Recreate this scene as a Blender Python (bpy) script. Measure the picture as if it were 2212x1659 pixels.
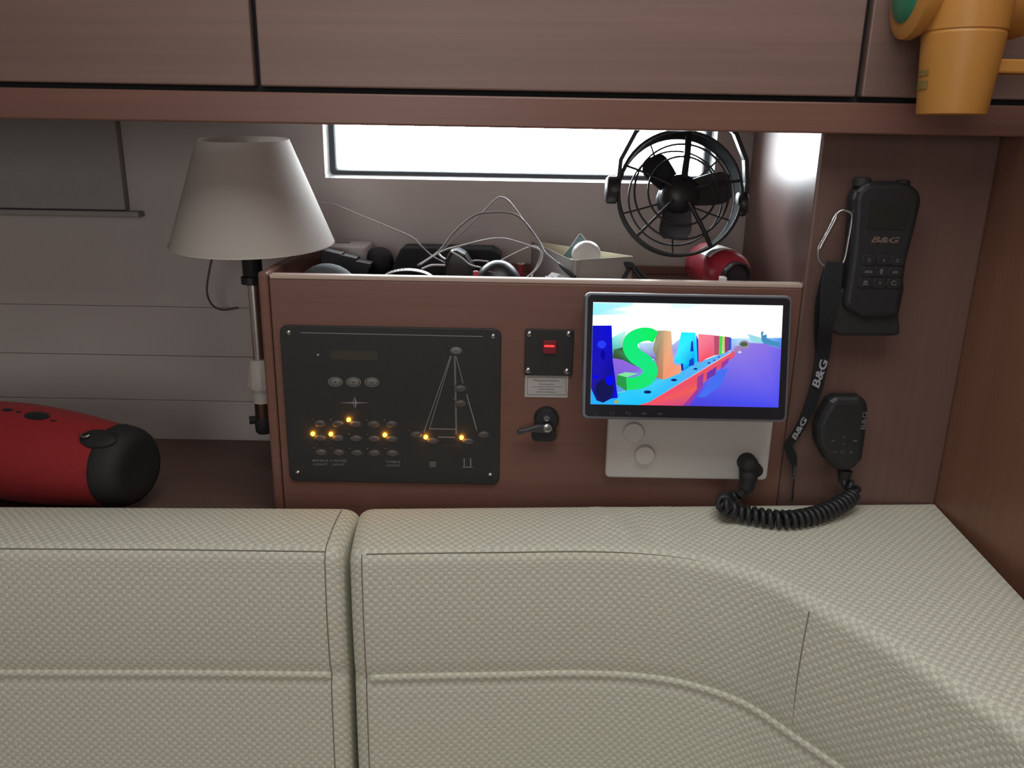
import bpy, math, random
from mathutils import Vector, Matrix
random.seed(7)
for o in list(bpy.data.objects):
    bpy.data.objects.remove(o)
scene = bpy.context.scene
COL = scene.collection
R = math.radians

# ------------------------------------------------------------------ camera
FPX = 1750.0
CAM = Vector((0.0, -1.0, 1.35))
ROT = Matrix.Rotation(R(90 - 16.8), 3, 'X') @ Matrix.Rotation(R(1.03), 3, 'Z')
cd = bpy.data.cameras.new('camera')
cd.sensor_width = 36.0
cd.lens = 36.0 * FPX / 2212.0
cd.clip_start = 0.02
co = bpy.data.objects.new('camera', cd)
co.matrix_world = Matrix.Translation(CAM) @ ROT.to_4x4()
COL.objects.link(co)
scene.camera = co

# ------------------------------------------------------------------ world, lights, exposure
w = bpy.data.worlds.new('overcast_sky')
scene.world = w
w.use_nodes = True
bgn = w.node_tree.nodes['Background']
bgn.inputs[0].default_value = (0.93, 0.97, 1.0, 1)
bgn.inputs[1].default_value = 42.0

def area(name, loc, size, size_y, power, color, target):
    l = bpy.data.lights.new(name, 'AREA')
    l.shape = 'RECTANGLE'; l.size = size; l.size_y = size_y
    l.energy = power; l.color = color
    o = bpy.data.objects.new(name, l)
    o.location = loc
    o.rotation_euler = (Vector(target) - Vector(loc)).to_track_quat('-Z', 'Y').to_euler()
    COL.objects.link(o)
    return o

area('roof_hatch_light', (0.10, -0.62, 1.99), 0.85, 0.55, 7.2, (0.98, 1.0, 0.95), (0.10, -0.62, 0))
area('front_fill_light', (-0.45, -2.4, 1.45), 0.8, 0.9, 9.0, (1.0, 0.975, 0.94), (-0.3, 0.0, 0.9))  # added fill lamp behind the camera, brightens everything that faces it
pl = bpy.data.lights.new('window_portal', 'AREA'); pl.shape = 'RECTANGLE'; pl.size = 0.66; pl.size_y = 0.16
pl.cycles.is_portal = True
po = bpy.data.objects.new('window_portal', pl); po.location = (0.02, 0.335, 1.356); po.rotation_euler = (R(-90), 0, 0)
COL.objects.link(po)

scene.view_settings.view_transform = 'Standard'
scene.view_settings.look = 'None'
scene.view_settings.gamma = 1.0
scene.view_settings.exposure = -0.24
scene.view_settings.use_curve_mapping = False

# ------------------------------------------------------------------ measuring helpers (world planes)
def ray(u, v):
    return ROT @ Vector(((u - 1106.0) / FPX, -(v - 829.5) / FPX, -1.0))
def PY(u, v, Y=0.0):
    d = ray(u, v); return CAM + d * ((Y - CAM.y) / d.y)
def PZ(u, v, Z):
    d = ray(u, v); return CAM + d * ((Z - CAM.z) / d.z)
def PX(u, v, X):
    d = ray(u, v); return CAM + d * ((X - CAM.x) / d.x)
def PP(u, v, org, nrm):
    d = ray(u, v); return CAM + d * ((org - CAM).dot(nrm) / d.dot(nrm))

# ------------------------------------------------------------------ materials
def lin(c):
    return tuple((x / 255 / 12.92 if x / 255 <= 0.04045 else ((x / 255 + 0.055) / 1.055) ** 2.4) for x in c)
MATS = {}
def mat(name, color, rough=0.5, metal=0.0, spec=0.5, emit=None, estr=0.0, noise=0.0, nscale=40.0, bump=0.0, trans=0.0, coat=0.0, sheen=0.0):
    if name in MATS: return MATS[name]
    m = bpy.data.materials.new(name); m.use_nodes = True
    nt = m.node_tree; p = nt.nodes['Principled BSDF']
    p.inputs['Base Color'].default_value = (*color, 1)
    p.inputs['Roughness'].default_value = rough
    p.inputs['Metallic'].default_value = metal
    p.inputs['Specular IOR Level'].default_value = spec
    p.inputs['Transmission Weight'].default_value = trans
    p.inputs['Coat Weight'].default_value = coat
    p.inputs['Sheen Weight'].default_value = sheen
    if emit:
        p.inputs['Emission Color'].default_value = (*emit, 1)
        p.inputs['Emission Strength'].default_value = estr
    if noise > 0 or bump > 0:
        tc = nt.nodes.new('ShaderNodeTexCoord'); n = nt.nodes.new('ShaderNodeTexNoise')
        n.inputs['Scale'].default_value = nscale; n.inputs['Detail'].default_value = 4
        nt.links.new(tc.outputs['Object'], n.inputs['Vector'])
        if noise > 0:
            r = nt.nodes.new('ShaderNodeValToRGB')
            r.color_ramp.elements[0].position = 0.3; r.color_ramp.elements[1].position = 0.7
            r.color_ramp.elements[0].color = (*[c * (1 - noise) for c in color], 1)
            r.color_ramp.elements[1].color = (*[min(1, c * (1 + noise)) for c in color], 1)
            nt.links.new(n.outputs['Fac'], r.inputs['Fac'])
            nt.links.new(r.outputs['Color'], p.inputs['Base Color'])
        if bump > 0:
            b = nt.nodes.new('ShaderNodeBump'); b.inputs['Strength'].default_value = bump
            b.inputs['Distance'].default_value = 0.001
            nt.links.new(n.outputs['Fac'], b.inputs['Height']); nt.links.new(b.outputs['Normal'], p.inputs['Normal'])
    MATS[name] = m
    return m

def wood(name, base, axis='x', rough=0.35, spec=0.4):
    m = bpy.data.materials.new(name); m.use_nodes = True
    nt = m.node_tree; p = nt.nodes['Principled BSDF']
    tc = nt.nodes.new('ShaderNodeTexCoord'); mp = nt.nodes.new('ShaderNodeMapping')
    sc = {'x': (3, 160, 160), 'z': (120, 160, 2.5), 'y': (160, 3, 160)}[axis]
    mp.inputs['Scale'].default_value = sc
    n = nt.nodes.new('ShaderNodeTexNoise'); n.inputs['Scale'].default_value = 1.0; n.inputs['Detail'].default_value = 5
    n.inputs['Roughness'].default_value = 0.6
    mp2 = nt.nodes.new('ShaderNodeMapping'); mp2.inputs['Scale'].default_value = tuple(s * 0.13 for s in sc)
    n2 = nt.nodes.new('ShaderNodeTexNoise'); n2.inputs['Scale'].default_value = 1.0; n2.inputs['Detail'].default_value = 3
    mix = nt.nodes.new('ShaderNodeMath'); mix.operation = 'ADD'
    mul = nt.nodes.new('ShaderNodeMath'); mul.operation = 'MULTIPLY'; mul.inputs[1].default_value = 0.5
    r = nt.nodes.new('ShaderNodeValToRGB')
    r.color_ramp.elements[0].position = 0.33; r.color_ramp.elements[1].position = 0.68
    r.color_ramp.elements[0].color = (*[c * 0.87 for c in base], 1)
    r.color_ramp.elements[1].color = (*[c * 1.10 for c in base], 1)
    L = nt.links
    L.new(tc.outputs['Object'], mp.inputs['Vector']); L.new(mp.outputs['Vector'], n.inputs['Vector'])
    L.new(tc.outputs['Object'], mp2.inputs['Vector']); L.new(mp2.outputs['Vector'], n2.inputs['Vector'])
    L.new(n.outputs['Fac'], mix.inputs[0]); L.new(n2.outputs['Fac'], mix.inputs[1])
    L.new(mix.outputs[0], mul.inputs[0]); L.new(mul.outputs[0], r.inputs['Fac'])
    L.new(r.outputs['Color'], p.inputs['Base Color'])
    p.inputs['Roughness'].default_value = rough
    p.inputs['Specular IOR Level'].default_value = spec
    b = nt.nodes.new('ShaderNodeBump'); b.inputs['Strength'].default_value = 0.06; b.inputs['Distance'].default_value = 0.0006
    L.new(n.outputs['Fac'], b.inputs['Height']); L.new(b.outputs['Normal'], p.inputs['Normal'])
    MATS[name] = m
    return m

def fabric(name):
    """two-tone basket weave, UV in metres, one cell 5.4 mm"""
    m = bpy.data.materials.new(name); m.use_nodes = True
    nt = m.node_tree; p = nt.nodes['Principled BSDF']; L = nt.links
    uv = nt.nodes.new('ShaderNodeUVMap'); uv.uv_map = 'UVMap'
    CELL = 0.0054
    mp = nt.nodes.new('ShaderNodeMapping'); mp.inputs['Scale'].default_value = (1 / CELL, 1 / CELL, 1)
    ck = nt.nodes.new('ShaderNodeTexChecker'); ck.inputs['Scale'].default_value = 1.0
    ck.inputs['Color1'].default_value = (0.82, 0.815, 0.70, 1)
    ck.inputs['Color2'].default_value = (0.64, 0.635, 0.54, 1)
    L.new(uv.outputs['UV'], mp.inputs['Vector']); L.new(mp.outputs['Vector'], ck.inputs['Vector'])
    sep = nt.nodes.new('ShaderNodeSeparateXYZ'); L.new(mp.outputs['Vector'], sep.inputs['Vector'])
    def mth(op, a, b=None):
        n = nt.nodes.new('ShaderNodeMath'); n.operation = op
        for i, x in enumerate((a, b)):
            if x is None: continue
            if isinstance(x, (int, float)): n.inputs[i].default_value = x
            else: L.new(x, n.inputs[i])
        return n.outputs[0]
    sx = mth('ABSOLUTE', mth('SINE', mth('MULTIPLY', sep.outputs['X'], math.pi)))
    sy = mth('ABSOLUTE', mth('SINE', mth('MULTIPLY', sep.outputs['Y'], math.pi)))
    h = mth('POWER', mth('MULTIPLY', sx, sy), 0.5)
    h2 = mth('MULTIPLY', h, mth('ADD', mth('MULTIPLY', ck.outputs['Fac'], 0.6), 0.4))
    # fine threads inside a cell
    nz = nt.nodes.new('ShaderNodeTexNoise'); nz.inputs['Scale'].default_value = 2.2; nz.inputs['Detail'].default_value = 5
    L.new(mp.outputs['Vector'], nz.inputs['Vector'])
    big = nt.nodes.new('ShaderNodeTexNoise'); big.inputs['Scale'].default_value = 0.05; big.inputs['Detail'].default_value = 2
    L.new(mp.outputs['Vector'], big.inputs['Vector'])
    hs = nt.nodes.new('ShaderNodeMixRGB'); hs.blend_type = 'MULTIPLY'; hs.inputs['Fac'].default_value = 1
    rr = nt.nodes.new('ShaderNodeValToRGB')
    rr.color_ramp.elements[0].position = 0.3; rr.color_ramp.elements[1].position = 0.7
    rr.color_ramp.elements[0].color = (0.84, 0.84, 0.84, 1); rr.color_ramp.elements[1].color = (1.08, 1.08, 1.08, 1)
    L.new(nz.outputs['Fac'], rr.inputs['Fac'])
    L.new(ck.outputs['Color'], hs.inputs['Color1']); L.new(rr.outputs['Color'], hs.inputs['Color2'])
    L.new(hs.outputs['Color'], p.inputs['Base Color'])
    b = nt.nodes.new('ShaderNodeBump'); b.inputs['Strength'].default_value = 0.5; b.inputs['Distance'].default_value = 0.001
    L.new(h2, b.inputs['Height']); L.new(b.outputs['Normal'], p.inputs['Normal'])
    p.inputs['Roughness'].default_value = 0.85; p.inputs['Specular IOR Level'].default_value = 0.2
    p.inputs['Sheen Weight'].default_value = 0.1
    MATS[name] = m
    return m

WOODX = wood('mahogany_horizontal', (0.20, 0.098, 0.076), 'x')
WOODD = wood('mahogany_door', (0.215, 0.135, 0.116), 'x', rough=0.42)
WOODZ = wood('mahogany_vertical', (0.165, 0.095, 0.082), 'z', rough=0.34)
WOODS = wood('mahogany_side', (0.235, 0.112, 0.072), 'z', rough=0.4)
WOODL = wood('mahogany_ledge', (0.13, 0.072, 0.058), 'x', rough=0.45)
EDGE = wood('mahogany_edge_lit', (0.55, 0.42, 0.36), 'x', rough=0.3)  # pale lip edge, window light falling on it lightened into the wood colour
FAB = fabric('basket_weave_fabric')
M_white = mat('lining_white', (0.54, 0.495, 0.475), 0.5, noise=0.02, nscale=15)
M_blind = mat('blind_grey', (0.36, 0.355, 0.33), 0.7, noise=0.03, nscale=60)
M_reveal = mat('window_flange_white', (0.88, 0.89, 0.90), 0.5)
M_frame = mat('window_frame_grey', (0.07, 0.085, 0.095), 0.35)
M_black = mat('black_plastic', (0.018, 0.020, 0.023), 0.45, noise=0.1, nscale=90)
M_matte = mat('black_rubber', (0.017, 0.017, 0.018), 0.7, noise=0.1, nscale=120)
M_panel = mat('panel_black', (0.021, 0.022, 0.0225), 0.5, noise=0.08, nscale=60)
M_gloss = mat('black_gloss', (0.012, 0.013, 0.015), 0.38)
M_dark = mat('gap_dark', (0.012, 0.014, 0.016), 0.8)
M_chrome = mat('chrome', (0.72, 0.68, 0.65), 0.28, metal=1.0)
M_steel = mat('steel', (0.55, 0.56, 0.58), 0.3, metal=1.0)
M_brass = mat('bronze_pole', (0.14, 0.075, 0.055), 0.25, metal=0.7)
M_shade = mat('lamp_shade_fabric', (0.70, 0.65, 0.61), 0.8, bump=0.1, nscale=300)
M_grip = mat('grip_white', (0.55, 0.50, 0.46), 0.5)
M_red = mat('red_fabric', (0.32, 0.013, 0.018), 0.75, noise=0.14, nscale=500, bump=0.3, sheen=0.05)
M_redg = mat('red_gloss', (0.27, 0.018, 0.032), 0.25)
M_cable = mat('cable_grey', (0.42, 0.40, 0.40), 0.45)
M_print = mat('print_grey', (0.27, 0.27, 0.275), 0.6)
M_btn = mat('button_grey', (0.17, 0.16, 0.155), 0.42)
M_btn2 = mat('button_smoke', (0.085, 0.078, 0.076), 0.35)
M_olive = mat('lcd_olive', (0.040, 0.040, 0.024), 0.5)
M_led_off = mat('led_off', (0.055, 0.055, 0.058), 0.3)
M_led = mat('led_amber', (0.9, 0.5, 0.1), 0.4, emit=(1.0, 0.34, 0.007), estr=55)
M_redlamp = mat('switch_red', (0.15, 0.012, 0.022), 0.4, emit=(0.5, 0.02, 0.05), estr=0.05)
M_redbar = mat('switch_red_lit', (0.6, 0.02, 0.02), 0.3, emit=(1.0, 0.04, 0.04), estr=2.2)
M_label = mat('label_paper', (0.46, 0.43, 0.43), 0.6)
M_ink = mat('ink', (0.06, 0.06, 0.065), 0.7)
M_plate = mat('plate_white', (0.62, 0.59, 0.58), 0.45)
M_silver = mat('bezel_silver', (0.20, 0.21, 0.24), 0.35, metal=0.5)
M_bezel = mat('bezel_black', (0.010, 0.011, 0.018), 0.25)
M_icon = mat('icon_grey', (0.07, 0.07, 0.08), 0.6)
M_keys = mat('key_print', (0.13, 0.13, 0.135), 0.6)
M_logo = mat('logo_warm_grey', (0.17, 0.115, 0.10), 0.6)
M_logow = mat('logo_white', (0.36, 0.36, 0.40), 0.6)
M_lcd = mat('lcd_dark_green', (0.014, 0.019, 0.016), 0.25)
M_strap = mat('strap_navy_black', (0.010, 0.011, 0.016), 0.8, noise=0.2, nscale=400)
M_yellow = mat('yellow_plastic', (0.50, 0.225, 0.05), 0.45, noise=0.03, nscale=20)
M_green = mat('green_lens', (0.03, 0.22, 0.13), 0.3)
M_yprint = mat('print_on_yellow', (0.22, 0.15, 0.04), 0.6)
M_paper = mat('paper_shaded', (0.28, 0.252, 0.24), 0.7)  # cream paper darkened, the shade on the packet front is in this colour
M_papery = mat('paper_cream_inside', (0.80, 0.76, 0.58), 0.7)
M_card = mat('card_teal', (0.10, 0.17, 0.165), 0.4)
M_puck = mat('puck_white', (0.62, 0.60, 0.60), 0.4)
M_darkblue = mat('dark_pouch', (0.018, 0.022, 0.028), 0.75, noise=0.2, nscale=60)
M_mesh = mat('mesh_grey', (0.055, 0.065, 0.068), 0.8, noise=0.3, nscale=700)
M_seam = mat('seam_thread', (0.26, 0.245, 0.205), 0.9)
M_ceil = mat('ceiling_white', (0.72, 0.70, 0.66), 0.6)
M_floor = wood('sole_teak', (0.20, 0.12, 0.07), 'x', rough=0.4)
M_redbit = mat('red_plastic', (0.36, 0.03, 0.05), 0.4)

gm = bpy.data.materials.new('window_glass'); gm.use_nodes = True
nt = gm.node_tree
for n in list(nt.nodes): nt.nodes.remove(n)
out = nt.nodes.new('ShaderNodeOutputMaterial'); tr = nt.nodes.new('ShaderNodeBsdfTransparent')
tr.inputs[0].default_value = (0.95, 0.97, 0.98, 1)
gl = nt.nodes.new('ShaderNodeBsdfGlossy'); gl.inputs['Roughness'].default_value = 0.02
fr = nt.nodes.new('ShaderNodeFresnel'); fr.inputs['IOR'].default_value = 1.3
mx = nt.nodes.new('ShaderNodeMixShader')
nt.links.new(fr.outputs[0], mx.inputs[0]); nt.links.new(tr.outputs[0], mx.inputs[1]); nt.links.new(gl.outputs[0], mx.inputs[2])
nt.links.new(mx.outputs[0], out.inputs[0])
M_glass = gm

_n = M_shade.node_tree; _o = _n.nodes['Material Output']; _p = _n.nodes['Principled BSDF']
_t = _n.nodes.new('ShaderNodeBsdfTranslucent'); _t.inputs[0].default_value = (0.62, 0.58, 0.55, 1)
_m = _n.nodes.new('ShaderNodeMixShader'); _m.inputs[0].default_value = 0.42
_n.links.new(_p.outputs[0], _m.inputs[1]); _n.links.new(_t.outputs[0], _m.inputs[2]); _n.links.new(_m.outputs[0], _o.inputs[0])

# ------------------------------------------------------------------ mesh builder
class B:
    def __init__(s):
        s.V = []; s.F = []; s.UV = {}; s.C = {}
    def add(s, pts):
        i = len(s.V); s.V += [Vector(p) for p in pts]; return i
    def face(s, idx, uv=None, col=None):
        if uv: s.UV[len(s.F)] = uv
        if col: s.C[len(s.F)] = col
        s.F.append(tuple(idx))
    def box(s, x0, x1, y0, y1, z0, z1, M=None):
        p = [Vector((x, y, z)) for z in (z0, z1) for y in (y0, y1) for x in (x0, x1)]
        if M: p = [M @ q for q in p]
        i = s.add(p)
        for f in ((0, 2, 3, 1), (4, 5, 7, 6), (0, 1, 5, 4), (2, 6, 7, 3), (0, 4, 6, 2), (1, 3, 7, 5)):
            s.face([i + k for k in f])
        return s
    def prism(s, poly, off):
        """poly: list of 3D points, extruded by vector off"""
        n = len(poly); off = Vector(off)
        a = s.add(poly); b = s.add([Vector(p) + off for p in poly])
        s.face(range(a, a + n)); s.face(range(b + n - 1, b - 1, -1))
        for k in range(n):
            j = (k + 1) % n
            s.face((a + k, b + k, b + j, a + j))
        return s
    def rings(s, rr, closed=True, cap0=True, cap1=True):
        """list of rings (lists of points)"""
        n = len(rr[0]); st = [s.add(r) for r in rr]
        for a, b in zip(st[:-1], st[1:]):
            for k in range(n if closed else n - 1):
                j = (k + 1) % n
                s.face((a + k, a + j, b + j, b + k))
        if closed and cap0: s.face(range(st[0] + n - 1, st[0] - 1, -1))
        if closed and cap1: s.face(range(st[-1], st[-1] + n))
        return s
    def lathe(s, org, axis, prof, n=28, cap0=True, cap1=True, sx=1.0, ref=None):
        """prof: list (t along axis, radius)"""
        a = Vector(axis).normalized(); org = Vector(org)
        r0 = Vector(ref) if ref else (Vector((0, 0, 1)) if abs(a.z) < 0.9 else Vector((1, 0, 0)))
        e1 = (r0 - a * r0.dot(a)).normalized(); e2 = a.cross(e1)
        rr = []
        for t, r in prof:
            rr.append([org + a * t + e1 * (r * math.cos(2 * math.pi * k / n)) + e2 * (r * sx * math.sin(2 * math.pi * k / n)) for k in range(n)])
        return s.rings(rr, True, cap0, cap1)
    def cyl(s, p0, p1, r0, r1=None, n=16):
        p0 = Vector(p0); p1 = Vector(p1)
        return s.lathe(p0, p1 - p0, [(0, r0), ((p1 - p0).length, r1 if r1 is not None else r0)], n)
    def tube(s, pts, r, n=8, closed=False, flat=None):
        pts = [Vector(p) for p in pts]; m = len(pts)
        tang = []
        for i in range(m):
            a = pts[(i - 1) % m] if (closed or i > 0) else pts[i]
            b = pts[(i + 1) % m] if (closed or i < m - 1) else pts[i]
            tang.append((b - a).normalized())
        t = tang[0]; up = Vector((0, 0, 1)) if abs(t.z) < 0.9 else Vector((1, 0, 0))
        e = (up - t * up.dot(t)).normalized(); rr = []
        for i in range(m):
            t = tang[i]; e = (e - t * e.dot(t)).normalized(); f = t.cross(e)
            ri = r[i] if isinstance(r, (list, tuple)) else r
            rr.append([pts[i] + e * ri * math.cos(2 * math.pi * k / n) + f * ri * math.sin(2 * math.pi * k / n) for k in range(n)])
        if closed:
            st = [s.add(q) for q in rr]
            for i in range(m):
                a = st[i]; b = st[(i + 1) % m]
                for k in range(n):
                    j = (k + 1) % n
                    s.face((a + k, a + j, b + j, b + k))
            return s
        return s.rings(rr)
    def ell(s, c, rx, ry, rz, n=20, m=12, M=None):
        c = Vector(c); rr = []
        for i in range(1, m):
            th = math.pi * i / m
            ring = []
            for k in range(n):
                ph = 2 * math.pi * k / n
                v = Vector((rx * math.sin(th) * math.cos(ph), ry * math.sin(th) * math.sin(ph), rz * math.cos(th)))
                ring.append(c + (M @ v if M else v))
            rr.append(ring)
        top = c + (M @ Vector((0, 0, rz)) if M else Vector((0, 0, rz))); bot = c + (M @ Vector((0, 0, -rz)) if M else Vector((0, 0, -rz)))
        st = [s.add(r) for r in rr]; a = s.add([top, bot])
        for p, q in zip(st[:-1], st[1:]):
            for k in range(n):
                j = (k + 1) % n; s.face((p + k, q + k, q + j, p + j))
        for k in range(n):
            j = (k + 1) % n
            s.face((a, st[0] + k, st[0] + j)); s.face((a + 1, st[-1] + j, st[-1] + k))
        return s

def wpos(o):
    p = Vector((0, 0, 0))
    while o: p += o.location; o = o.parent
    return p

def obj(name, b, m, parent=None, smooth=None, bevel=0.0, seg=2, sub=0):
    me = bpy.data.meshes.new(name)
    if parent is not None:
        off = wpos(parent); loc = Vector((0, 0, 0))
    else:
        xs = [v.x for v in b.V]; ys = [v.y for v in b.V]; zs = [v.z for v in b.V]
        off = Vector(((min(xs) + max(xs)) / 2, (min(ys) + max(ys)) / 2, min(zs))); loc = off
    me.from_pydata([tuple(v - off) for v in b.V], [], b.F)
    if b.UV:
        ul = me.uv_layers.new(name='UVMap')
        for p in me.polygons:
            if p.index in b.UV:
                for li, c in zip(p.loop_indices, b.UV[p.index]): ul.data[li].uv = c
    if b.C:
        ca = me.color_attributes.new('Col', 'FLOAT_COLOR', 'CORNER')
        for p in me.polygons:
            for li, c in zip(p.loop_indices, b.C[p.index]): ca.data[li].color = (*c, 1)
    me.materials.append(m)
    if not b.C:
        import bmesh
        bm = bmesh.new(); bm.from_mesh(me); bmesh.ops.recalc_face_normals(bm, faces=bm.faces); bm.to_mesh(me); bm.free()
    if smooth:
        for p in me.polygons: p.use_smooth = True
        me.set_sharp_from_angle(angle=R(smooth))
    o = bpy.data.objects.new(name, me); COL.objects.link(o)
    o.location = loc
    if parent is not None: o.parent = parent
    if bevel > 0:
        md = o.modifiers.new('bevel', 'BEVEL'); md.width = bevel; md.segments = seg; md.limit_method = 'ANGLE'; md.angle_limit = R(40)
    if sub:
        md = o.modifiers.new('sub', 'SUBSURF'); md.levels = sub; md.render_levels = sub
    return o

def tag(o, label, cat, group=None):
    o['label'] = label; o['category'] = cat
    if group: o['group'] = group
    return o
def thing(name, label, cat, loc, group=None):
    o = bpy.data.objects.new(name, None); o.empty_display_size = 0.02; o.location = loc; COL.objects.link(o)
    return tag(o, label, cat, group)
def struct(o, label=None):
    o['kind'] = 'structure'
    if label: o['label'] = label
    return o

def smoothpath(pts, n=8):
    """Catmull-Rom through pts"""
    pts = [Vector(p) for p in pts]; out = []
    P = [pts[0] * 2 - pts[1]] + pts + [pts[-1] * 2 - pts[-2]]
    for i in range(1, len(P) - 2):
        for k in range(n):
            t = k / n; p0, p1, p2, p3 = P[i - 1], P[i], P[i + 1], P[i + 2]
            out.append(0.5 * ((2 * p1) + (p2 - p0) * t + (2 * p0 - 5 * p1 + 4 * p2 - p3) * t * t + (3 * p1 - p0 - 3 * p2 + p3) * t ** 3))
    out.append(pts[-1]); return out

def rrect(x0, x1, z0, z1, r, n=5):
    out = []
    for cx, cz, a0 in ((x1 - r, z1 - r, 0), (x0 + r, z1 - r, 90), (x0 + r, z0 + r, 180), (x1 - r, z0 + r, 270)):
        for k in range(n + 1):
            a = R(a0 + 90 * k / n); out.append((cx + r * math.cos(a), cz + r * math.sin(a)))
    return out
def plate(b, poly2, y_back, y_front):
    return b.prism([(x, y_back, z) for x, z in poly2], (0, y_front - y_back, 0))

def frame_M(org, right, up):
    r = Vector(right).normalized(); u = Vector(up); u = (u - r * u.dot(r)).normalized(); n = r.cross(u)   # n points to the viewer side
    M = Matrix((r, u, n)).transposed().to_4x4(); M.translation = Vector(org); return M

def text(name, s, center, width, height, m, parent, right=(1, 0, 0), up=(0, 0, 1), ext=0.00015, shear=0.0, bold=0.0):
    cu = bpy.data.curves.new('txt', 'FONT'); cu.body = s; cu.align_x = 'CENTER'; cu.resolution_u = 3; cu.offset = bold
    cu.shear = shear
    t = bpy.data.objects.new('txt', cu); COL.objects.link(t)
    bpy.context.view_layer.update()
    dg = bpy.context.evaluated_depsgraph_get()
    me = bpy.data.meshes.new_from_object(t.evaluated_get(dg))
    bpy.data.objects.remove(t)
    xs = [v.co.x for v in me.vertices]; ys = [v.co.y for v in me.vertices]
    cx, cy = (min(xs) + max(xs)) / 2, (min(ys) + max(ys)) / 2
    kx = width / (max(xs) - min(xs)); ky = height / (max(ys) - min(ys))
    M = frame_M(center, right, up); b = B()
    b.V = [M @ Vector(((v.co.x - cx) * kx, (v.co.y - cy) * ky, ext)) for v in me.vertices]
    b.F = [tuple(p.vertices) for p in me.polygons]
    bpy.data.meshes.remove(me)
    return obj(name, b, m, parent)

# ================================================================== SETTING
YH = 0.29          # hull lining plane
ZL = 0.853         # ledge height
XW = 0.572         # right side wall
XP = 0.36          # partition face towards the tray
TRAYZ = 1.150
ZTOP = 0.898       # top of the sofa back
XLEFT = -1.9; YREAR = -2.6; ZC = 2.03

# window opening
wl = PY(700, 330, YH).x; wr = PY(1545, 345, YH).x; wz = PY(1100, 391, YH).z; wt = 1.425
b = B()
z660 = PY(330, 662, YH).z; z768 = PY(330, 768, YH).z; z862 = PY(330, 864, YH).z
T = 0.012
b.box(XLEFT, wl, YH, YH + T, z660 + 0.0004, ZC); b.box(wr, XW, YH, YH + T, z660 + 0.0004, ZC)
b.box(wl, wr, YH, YH + T, z660 + 0.0004, wz); b.box(wl, wr, YH, YH + T, wt, ZC)
wall_back = struct(obj('wall_back', b, M_white), 'off-white hull lining behind the console and lamp')
for (za, zb) in ((z768, z660), (z862, z768), (ZL - 0.02, z862)):
    o = obj('lining_plank', B().box(XLEFT, XW, YH, YH + T, za + 0.0004, zb - 0.0004), M_white, wall_back, bevel=0.0006)
obj('lining_backing', B().box(XLEFT - 0.02, XW + 0.02, YH + T, YH + T + 0.004, -0.03, z660 + 0.004), M_dark, wall_back)

# window 1: flange, gasket frame, glass
def ringframe(x0, x1, z0, z1, w, ya, yb, r0, r1, w2=None):
    """picture frame: outer rect x0..z1 at depth ya, inner rect inset w at depth yb"""
    b = B(); o1 = rrect(x0, x1, z0, z1, r0, 5); i1 = rrect(x0 + w, x1 - w, z0 + (w2 or w), z1 - w, r1, 5)
    A = [(x, ya, z) for x, z in o1]; C = [(x, yb, z) for x, z in i1]
    A2 = [(x, ya + 0.05, z) for x, z in o1]; C2 = [(x, yb + 0.03, z) for x, z in i1]
    b.rings([A2, A, C, C2], True, False, False); return b
win = struct(obj('window_1', ringframe(wl - 0.0002, wr + 0.0002, wz - 0.0002, wt, 0.0035, YH - 0.0005, YH + 0.022, 0.008, 0.006, 0.0042), M_reveal, smooth=50), 'long narrow hull window, bright daylight behind it')
obj('window_frame', ringframe(wl + 0.0033, wr - 0.0033, wz + 0.0040, wt - 0.003, 0.0085, YH + 0.022, YH + 0.024, 0.006, 0.004, 0.0065), M_frame, win, smooth=50)
obj('window_gasket', ringframe(wl + 0.0112, wr - 0.0112, wz + 0.0098, wt - 0.011, 0.0025, YH + 0.0225, YH + 0.026, 0.004, 0.003), mat('gasket_grey', (0.16, 0.18, 0.19), 0.4), win, smooth=50)
obj('window_pane', B().box(wl + 0.0125, wr - 0.0125, YH + 0.030, YH + 0.034, wz + 0.0115, wt - 0.012), M_glass, win)

# window 2: closed blind at the left
bx1 = PY(257, 360, YH - 0.02).x; bz = PY(120, 452, YH - 0.02).z
blind = struct(obj('window_2', B().box(XLEFT + 0.3, bx1, YH - 0.016, YH - 0.0005, bz, 1.50), M_blind, bevel=0.002), 'grey-green closed blind panel over the left hull window')
obj('blind_rail', B().box(XLEFT + 0.25, bx1 + 0.022, YH - 0.022, YH - 0.0005, bz - 0.010, bz - 0.0015), M_blind, blind, bevel=0.002)

# partition and right wall, cabin shell
struct(obj('wall_partition', B().box(XP, XW, 0.0, YH - 0.001, 0.0, ZC), WOODZ, bevel=0.003), 'dark mahogany partition carrying the radio handsets')
struct(obj('wall_right', B().box(XW, XW + 0.02, YREAR, YH + 0.02, 0.0, ZC), WOODS), 'mahogany bulkhead on the right')
struct(obj('wall_left', B().box(XLEFT - 0.02, XLEFT, YREAR, YH + 0.02, 0.0, ZC), M_white))
struct(obj('wall_rear', B().box(XLEFT, XW, YREAR - 0.02, YREAR, 0.0, ZC), M_white))
struct(obj('floor', B().box(XLEFT - 0.02, XW + 0.02, YREAR - 0.02, YH + 0.02, -0.03, 0.0), M_floor))
struct(obj('ceiling', B().box(XLEFT - 0.02, XW + 0.02, YREAR - 0.02, YH + 0.02, ZC, ZC + 0.03), M_ceil))

# ledge behind the sofa at the left
xs0 = PY(560, 640, 0).x; xs1 = PY(583, 640, 0).x
tag(obj('shelf_ledge', B().box(XLEFT + 0.001, xs0 - 0.0005, -0.045, YH - 0.0005, ZL - 0.02, ZL), WOODL, bevel=0.002),
    'dark mahogany ledge behind the sofa back carrying the red speaker', 'shelf')

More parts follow.
